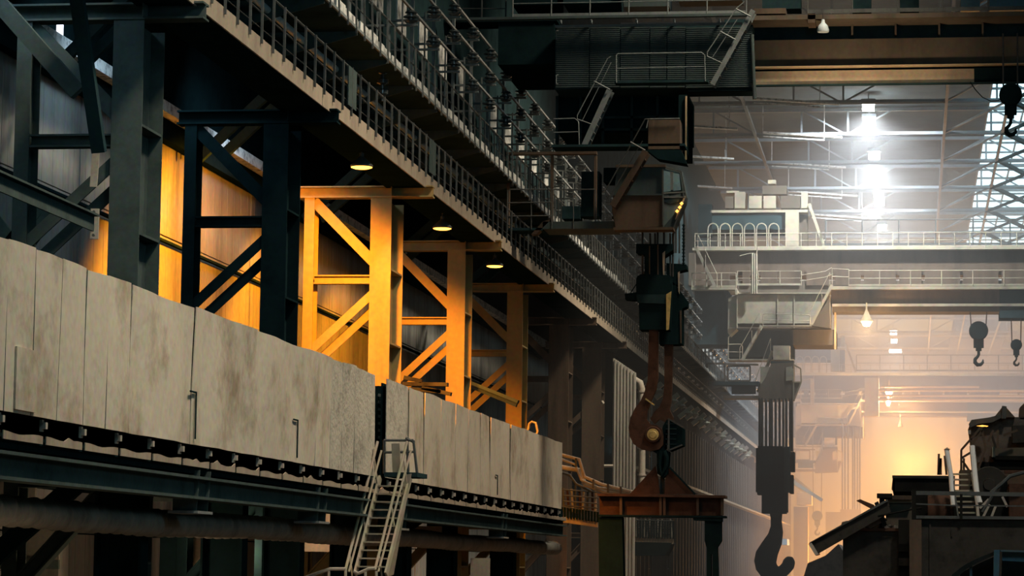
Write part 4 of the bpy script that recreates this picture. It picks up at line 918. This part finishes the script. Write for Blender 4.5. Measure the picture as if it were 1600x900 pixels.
# ladder with bright stringers
ld = empty('access_ladder', U(1505, 812, YM), 'steep ladder with bright white handrails on the dark machine', 'ladder')
for nm, pts, r, m in (('handrail', ((1479,702),(1486,745),(1489,790)), .075, 'white_paint'), ('handrail', ((1519,697),(1523,740),(1526,768),(1531,786)), .085, 'white_paint'),
                   ('stringer', ((1487,740),(1496,800),(1498,815)), .03, 'rail_steel'), ('stringer', ((1519,738),(1527,792),(1529,815)), .05, 'rail_lit')):
    MB().tube([U(x,y,YM+1.6-.8*(y-690)/120) for x,y in pts], r, 8).build(nm, m, ld, smooth=True)
for k in range(9):
    y = 741+k*8.6; dx = 1.0*k; Yk = YM+1.7-.1*k
    a = U(1488+dx, y, Yk); b = U(1519+dx, y-1, Yk); MB().box(a.x, b.x, Yk-.02, Yk+.16, a.z-.02, a.z+.03).build('rung', 'crane_beige', ld)
MB().lathe(U(1480,702,YM+1.5), [(0,-.06),(.1,0),(0,.06)], 8).build('knob', 'crane_beige', ld)
q = MB()
for a, b in (((1467,709),(1466,742)),((1470,716),(1470,742)),((1476,712),(1479,742)),((1480,712),(1484,740)),((1470,716),(1467,742))): q.bar(U(*a,YM+5), U(*b,YM+5), .07, .07, (0,1,0))
q.build('rear_guard', 'brown_steel', mc)
# upper machinery mass
um = empty('upper_machinery', U(1560, 730, YM+8), 'dark dusty machinery top with angled arms above the ladder, right edge', 'machine')
def up(name, pts, Y, dy, m): return MB().poly([U(x,y,Y) for x,y in pts], (0,dy,0)).build(name, m, um)
up('housing', [(1516,662),(1540,655),(1560,652),(1760,650),(1760,735),(1540,735),(1526,720),(1520,690)], YM+8, 4, 'slag')
up('roof_arm', [(1514,662),(1518,656),(1546,652),(1562,648),(1568,640),(1570,650),(1550,660),(1530,662),(1516,668)], YM+7.6, .5, 'rail_steel')
up('gable', [(1553,652),(1566,636),(1570,634),(1586,652)], YM+7.7, .3, 'crane_brown'); up('gable_post', [(1566,634),(1573,635),(1572,654),(1565,654)], YM+7.5, .3, 'rail_steel')
up('mast', [(1594,636),(1600,630),(1640,630),(1640,655),(1593,655)], YM+8, 1, 'brown_steel')
up('shelf', [(1550,700),(1760,697),(1760,718),(1550,714)], YM+6.8, 1.0, 'crane_brown'); up('shelf_foot', [(1550,712),(1760,714),(1760,722),(1556,718)], YM+6.7, 1.4, 'machine_black')
up('cabinet', [(1582,665),(1640,663),(1640,690),(1582,692)], YM+6.9, .8, 'machine_dark'); up('lower_beam', [(1530,722),(1760,722),(1760,733),(1534,733)], YM+6.9, .8, 'machine_black')
up('shelf_post', [(1550,698),(1555,698),(1555,714),(1550,714)], YM+6.6, .2, 'crane_beige'); up('strut', [(1546,672),(1549,672),(1562,712),(1558,712)], YM+7, .2, 'machine_dark')
q = MB()
for a, b in (((1502,703),(1518,685)),((1518,685),(1532,668)),((1502,703),(1502,738)),((1506,716),(1506,740)),((1502,716),(1520,705)),((1504,720),(1514,735)),((1518,685),(1520,700)),((1533,668),(1540,700)),((1540,700),(1528,735)),((1520,692),(1536,672)),((1559,672),(1559,700)),((1568,680),(1590,672)),((1544,690),(1552,672))):
    q.bar(U(*a,YM+6.2), U(*b,YM+6.2), .07, .09, (0,1,0))
q.build('guard_frame', 'brown_steel', um)
q = MB().lathe(U(1535,665.5,YM+7.2), [(0,-.03),(.2,0),(0,.03)], 10); q.build('hot_spot', 'hot_orange', um)
MB().lathe(U(1541,666,YM+7.2), [(0,-.02),(.06,0),(0,.02)], 8).build('hot_spot', 'hot_orange', um)
MB().box(U(1513,668,YM+7).x, U(1517,676,YM+7).x, YM+7, YM+7.3, U(1515,678,YM+7).z, U(1515,672,YM+7).z).build('pale_cap', 'rail_lit', um)
# supports down to the floor
MB().box(U(1330,890,YM).x, 12, YM+2, YM+14, FZ, U(1330,880,YM).z).build('machine_base', 'brown_steel', mc)
MB().box(U(1540,740,YM+8).x, 12, YM+8, YM+11, FZ, U(1540,730,YM+8).z).build('machine_support', 'brown_steel', um)
# vehicle-like hood in the corner, nearer
hd = empty('blue_grey_hood', U(1560, 893, 66), 'blue-grey panelled hood with curved arch at the very bottom right', 'hood')
def hq(name, pts, Y, dy, m): return MB().poly([U(x,y,Y) for x,y in pts], (0,dy,0)).build(name, m, hd)
hq('arch', [(1478,915),(1488,897),(1505,884),(1525,873),(1553,862),(1553,868),(1530,878),(1512,888),(1498,900),(1490,915)], 66, .5, 'machine_dark')
hq('front_post', [(1553,859),(1562,859),(1560,925),(1552,925)], 65.8, .3, 'blue_panel'); hq('side_panel', [(1566,862),(1700,866),(1700,1000),(1563,1000)], 66.2, .4, 'blue_panel')
hq('top_edge', [(1562,859),(1700,863),(1700,866),(1564,862)], 65.9, .8, 'pale_rail'); hq('window_gap', [(1566,876),(1640,880),(1640,1000),(1563,1000)], 66.1, .1, 'machine_black')
hq('inner_panel', [(1500,1000),(1500,896),(1530,880),(1553,870),(1553,1000)], 67, .2, 'machine_black')
hq('inner_post', [(1515,886),(1519,884),(1520,1000),(1516,1000)], 66.4, .2, 'blue_panel')
MB().box(U(1500,900,68).x, 5, 67.3, 70, FZ, U(1500,900,68).z).build('body', 'machine_dark', hd)

# ------------------------------------------------------------------ stair beside the parapet
sb = empty('ship_stair', U(577, 895, 64.3), 'narrow dusty steel stair with handrails rising to the gap in the beige parapet', 'stairs')
Tp = U(594, 746, 66.0); Bt = U(555, 897, 64.4)
wv = Vector((U(641,746,66).x-Tp.x, 0, 0))
st = stair(sb, Tp, Bt, wv, 11, 'crane_beige', 'crane_beige', 0, .17)
for dx, top in ((0, (590,690)), (46, (636,690))):
    a = U(top[0], top[1], 66.0); b = U(top[0]-50, 890, 64.4); m = MB()
    m.tube([a, b], .035, 7).tube([a+Vector((.1,0,-.22)), b+Vector((.08,0,-.05))], .028, 6)
    for k in (.12, .5, .88):
        p = a.lerp(b, k); m.tube([p, p+Vector((.13,0,-.85))], .022, 5)
    m.build('handrail', 'crane_beige', sb, smooth=True)
MB().poly([U(x,y,65.8) for x,y in ((633,742),(642,740),(614,898),(604,902))], (0,.1,0)).build('side_plate', 'crane_beige', sb)
pf = MB().box(U(600,740,66).x, U(652,740,66).x, 66.0, 67.4, U(620,745,66).z, U(620,738,66).z).build('landing', 'dark_steel', sb)
q = MB()
for a, b in (((600,688),(646,688)),((646,688),(652,742)),((636,690),(638,742)),((600,707),(647,706)),((600,688),(600,740)),((634,684),(648,692))): q.tube([U(*a,66.9), U(*b,66.9)], .035, 6)
q.build('landing_rail', 'rail_steel', sb)
MB().bar(U(618,693,66.5), U(620,738,66.5), .05, .2).build('hanging_plate', 'crane_beige', sb)
# ladder in the parapet gap
gp = empty('wall_ladder', U(597, 640, 68), 'dark ladder with pale rungs seen in the gap of the parapet above the stair', 'ladder')
MB().bar(U(591,612,68.5), U(591,690,68.5), .05, .08).bar(U(603,612,68.5), U(603,690,68.5), .05, .08).build('stringer', 'black_steel', gp)
MB().box(U(582,612,69).x, U(612,612,69).x, 69, 69.1, U(597,775,69).z, U(597,603,69).z).build('dark_gap_sheet', 'black_steel', gp)  # black sheet added to keep the gap dark and cover the lit column
for k in range(7): MB().bar(U(591,617+k*11,68.4), U(602,619+k*11,68.4), .06, .07).build('rung', 'pale_rail', gp)
t = empty('lower_railing', U(520, 890, 63), 'handrail of the lower landing at the bottom, left of the stair', 'railing')
MB().tube([U(x,y,63.5) for x,y in ((540,889),(516,889),(500,894),(478,902))], .04, 7).build('top_rail', 'rail_lit', t, smooth=True)
MB().tube([U(x,y,63.8) for x,y in ((586,888),(576,889),(560,896),(553,893))], .04, 7).build('top_rail', 'rail_lit', t, smooth=True)
for px, py in ((492,899),(514,892),(540,890),(571,893),(588,892)): MB().tube([U(px,py,63.5), U(px,py+60,63.5)], .03, 6).build('post', 'rail_lit', t)
# white loop and dark struts above the parapet
t = empty('hand_loop', U(830, 665, 100), 'small pale bent pipe loop sticking up above the far parapet', 'pipe')
MB().tube([U(x,y,99) for x,y in ((825,672),(827,662),(831,659),(837,661),(840,674),(838,680))], .045, 7).build('loop', 'rail_lit', t, smooth=True)
MB().bar(U(735,598,96), U(810,628,96), .4, .12).bar(U(735,602,96), U(808,632,96), .3, .2).build('inclined_service_strut', 'grey_beam', label='inclined pale-edged service arm above the parapet before the orange columns', cat='arm')
t = empty('platform_clutter', U(700, 605, 90), 'orange-lit bars and plates lying on the platform behind the parapet', 'bars')
for a, b in (((630,600),(700,601)),((660,606),(705,616)),((632,590),(660,596)),((640,608),(690,612))): MB().bar(U(*a,88), U(*b,88), .3, .12).build('bar', 'machine_dark', t)
# ------------------------------------------------------------------ pipes, duct and fence past the parapet
t = empty('pipe_bundle', U(900, 740, 108), 'bundle of pale pipes stepping down past the end of the parapet', 'pipes')
for k, (pts, r) in enumerate(((((878,711),(905,718),(913,745),(940,757),(985,768)), .07),(((878,718),(899,726),(908,750),(935,762),(975,768)), .05),(((876,730),(906,735),(914,757),(945,768),(990,770)), .10),(((876,738),(890,742),(900,756),(925,768)), .05),(((913,748),(930,757),(960,761),(984,765)), .045))):
    MB().tube([U(x,y,107+k*.3) for x,y in pts], r, 8).build('pipe', 'rail_lit' if k < 3 else 'rail_steel', t, smooth=True)
for px, py in ((900,722),(927,755),(950,762),(970,766)): MB().bar(U(px,py-6,106.8), U(px,py+8,106.8), .08, .08).build('clamp', 'rail_steel', t)
random.seed(5)
for k in range(9):
    px = 880+k*6.5; MB().tube([U(px,758+random.uniform(-6,10),108.5), U(px+random.uniform(-3,3),800,108.5)], .05, 6).build('riser', ['rail_steel','rust_steel','rail_lit'][k % 3], t)
for y in (765, 774, 783, 790): MB().tube([U(880,y,108.2), U(934,y+4,108.2)], .03, 5).build('cross_pipe', 'rail_steel', t)
def fence(l, r, t_, b_, Y, n, lab, slope):
    t = empty('finned_guard', U((l+r)/2, b_, Y), lab, 'guard')
    a = U(l, t_, Y); b = U(r, t_+slope, Y)
    h_ = (b_-t_)/F*Y*.62
    MB().poly([U(l,b_-10,Y+.1), U(r,b_-10+slope,Y+.1), U(r,b_+slope,Y+.1), U(l,b_,Y+.1)], (0,.1,0)).build('skirt', 'fascia', t)
    MB().tube([a, b], .03, 5).tube([a-Vector((0,0,h_*.4)), b-Vector((0,0,h_*.4))], .02, 5).build('rail', 'rail_steel', t)
    p0 = MB().bar(a, a-Vector((0,0,(b_-t_-8)/F*Y)), .08, .08).build('fin', 'black_steel', t, loc=a)
    for k in range(1, n): dup(p0, (b-a)*(k/(n-1)), t)
fence(878, 934, 792, 816, 108, 13, 'orange-beige finned guard strip just past the parapet end', 8)
fence(962, 1052, 812, 848, 140, 22, 'pale finned guard below the lifting beam, seen between its legs', 2)
MB().poly([U(x,y,140) for x,y in ((960,846),(1050,848),(1040,868),(980,868))], (0,2,0)).build('lower_hopper', 'black_steel', label='dark hopper below the pale finned guard under the lifting beam', cat='hopper')
t = empty('mesh_basket', U(1000, 830, 141), 'mass of thin pale pipework behind the lifting beam legs', 'pipes')
for k in range(14):
    px = 964+k*6.4; MB().tube([U(px,811,142), U(px+random.uniform(-4,4),846,142)], .05, 5).build('pipe', 'rail_lit' if k % 3 else 'rail_steel', t)
for y in (816, 824, 832): MB().tube([U(962,y,142), U(1048,y+2,142)], .04, 5).build('cross_pipe', 'rail_steel', t)
# pale corrugated duct and bent pipe
t = empty('corrugated_duct', U(975, 760, 127), 'pale corrugated sheet casing standing right of the brown columns', 'duct')
a = U(958, 556, 127); b = U(993, 766, 127); b2 = U(958, 766, 127)
q = MB(); n = 14
x0 = a.x; x1 = U(993,600,127).x
for i in range(n):
    xa = x0+(x1-x0)*i/n; xb = x0+(x1-x0)*(i+1)/n; d = .07 if i % 2 else 0
    q.box(xa, xb, 127-d, 127.3, FZ, U((958+35*i/n),560+i*1.7,127).z)
q.build('corrugated_sheet', 'corrugated_pale', t)
MB().tube([U(x,y,128) for x,y in ((988,598),(994,594),(1000,598),(1003,608),(1003,755))], .16, 12).build('bent_pipe', 'rail_lit', t, smooth=True)
for y in (612, 700, 742): MB().lathe(U(1003,y,128), [(.0,-.04),(.20,-.04),(.20,.04),(0,.04)], 12).build('pipe_collar', 'rail_lit', t)
MB().tube([U(944,728,126), U(958,728,126)], .08, 6).tube([U(940,627,126),U(943,631,126)], .08, 6).build('stub_pipe', 'rail_lit', t)
# ribbed cladding on the far part of the column row
for k, (y0, y1) in enumerate(((141,157),(172,196),(198,222),(224,249),(252,276),(280,326))):
    t = empty('clad_panel', (-15.5, y0, FZ), 'tall ribbed brown cladding bay %s' % ['just right of the bent pipe','behind the right leg of the lifting beam','right of the lifting beam, second of the far bays','third of the far bays, left of the dark hook block','behind the dark hook block ropes','beyond the dark hook block'][k], 'cladding')
    MB().box(-14.98, -14.88, y0, y1, FZ, 9.2).build('sheet', 'crane_brown', t)
    r0 = MB().box(-14.88, -14.7, y0, y0+.18, FZ, 9.2).build('rib', 'brown_steel', t, loc=(-15.2,y0,FZ))
    for j in range(1, int((y1-y0)/2.4)+1): dup(r0, (0, 2.4*j, 0), t)
MB().box(-14.7, -14.2, 145, 330, 5.2, 5.35).build('cable_tray', 'crane_beige', label='pale thin cable tray running along the far brown cladding', cat='tray')
t = empty('bracket_row', (-14.6, 150, 10), 'row of dusty knobbly brackets under the far end of the lower walkway', 'brackets')
b0 = MB().bar((-14.9,150,9.8), (-14.0,150,10.5), .3, .3).lathe((-14.3,150,10.1), [(0,-.25),(.3,0),(0,.3)], 8).build('bracket', 'crane_beige', t, loc=(-14.9,150,9.8))
for k in range(1, 18): dup(b0, (0, 5.5*k, random.uniform(-.15,.15)), t)
# far floor clutter in the glow
for k, (l, t_, r, b_, Y, m) in enumerate(((1245,770,1268,790,300,'crane_beige'),(1240,792,1262,900,300,'crane_brown'),(1222,842,1230,852,230,'white_paint'),(1290,800,1330,1000,330,'crane_brown'))):
    rbox(l,t_,r,b_,Y,Y+4).build('distant_box', m, label='hazy distant box in the orange glow, %s' % ['pale one left of the small hook block','tall one left of the small hook block','tiny bright one beside the massive hook','low one behind the tilted chute'][k], cat='box')
q = MB().poly([U(x,y,190) for x,y in ((1225,1000),(1262,880),(1290,868),(1310,850),(1330,880),(1340,1000))], (0,10,0)).build('scrap_heap', 'slag', label='dark slag heap at the bottom below the tilted chute', cat='heap')
MB().bar(U(1216,738,260), U(1285,782,260), .3, .3).build('slanting_boom', 'crane_beige', label='pale slanting boom in the haze right of the dark hook block', cat='boom')
# ------------------------------------------------------------------ smoke haze filling the far half of the hall
hm = bpy.data.materials.new('haze'); hm.use_nodes = True; nt = hm.node_tree; nt.nodes.remove(nt.nodes['Principled BSDF'])
vs = nt.nodes.new('ShaderNodeVolumeScatter'); vs.inputs['Density'].default_value = HAZE; vs.inputs['Anisotropy'].default_value = .25; vs.inputs['Color'].default_value = (.97,.97,.98,1)
nt.links.new(vs.outputs[0], nt.nodes['Material Output'].inputs['Volume']); MATS['haze'] = hm
MB().box(-20, 16.4, 108, 190, FZ+.1, 33.9).build('smoke_haze', 'haze', label='thin pale smoke haze between the nearest and the middle crane', cat='haze', kind='stuff')
hm2 = hm.copy(); hm2.name = 'dense_haze'; MATS['dense_haze'] = hm2
[n for n in hm2.node_tree.nodes if n.type == 'VOLUME_SCATTER'][0].inputs['Density'].default_value = HAZE2
MB().box(-20, 16.4, 190.02, 430, FZ+.1, 33.9).build('smoke_haze', 'dense_haze', label='thick glowing smoke haze beyond the middle crane', cat='haze', kind='stuff')
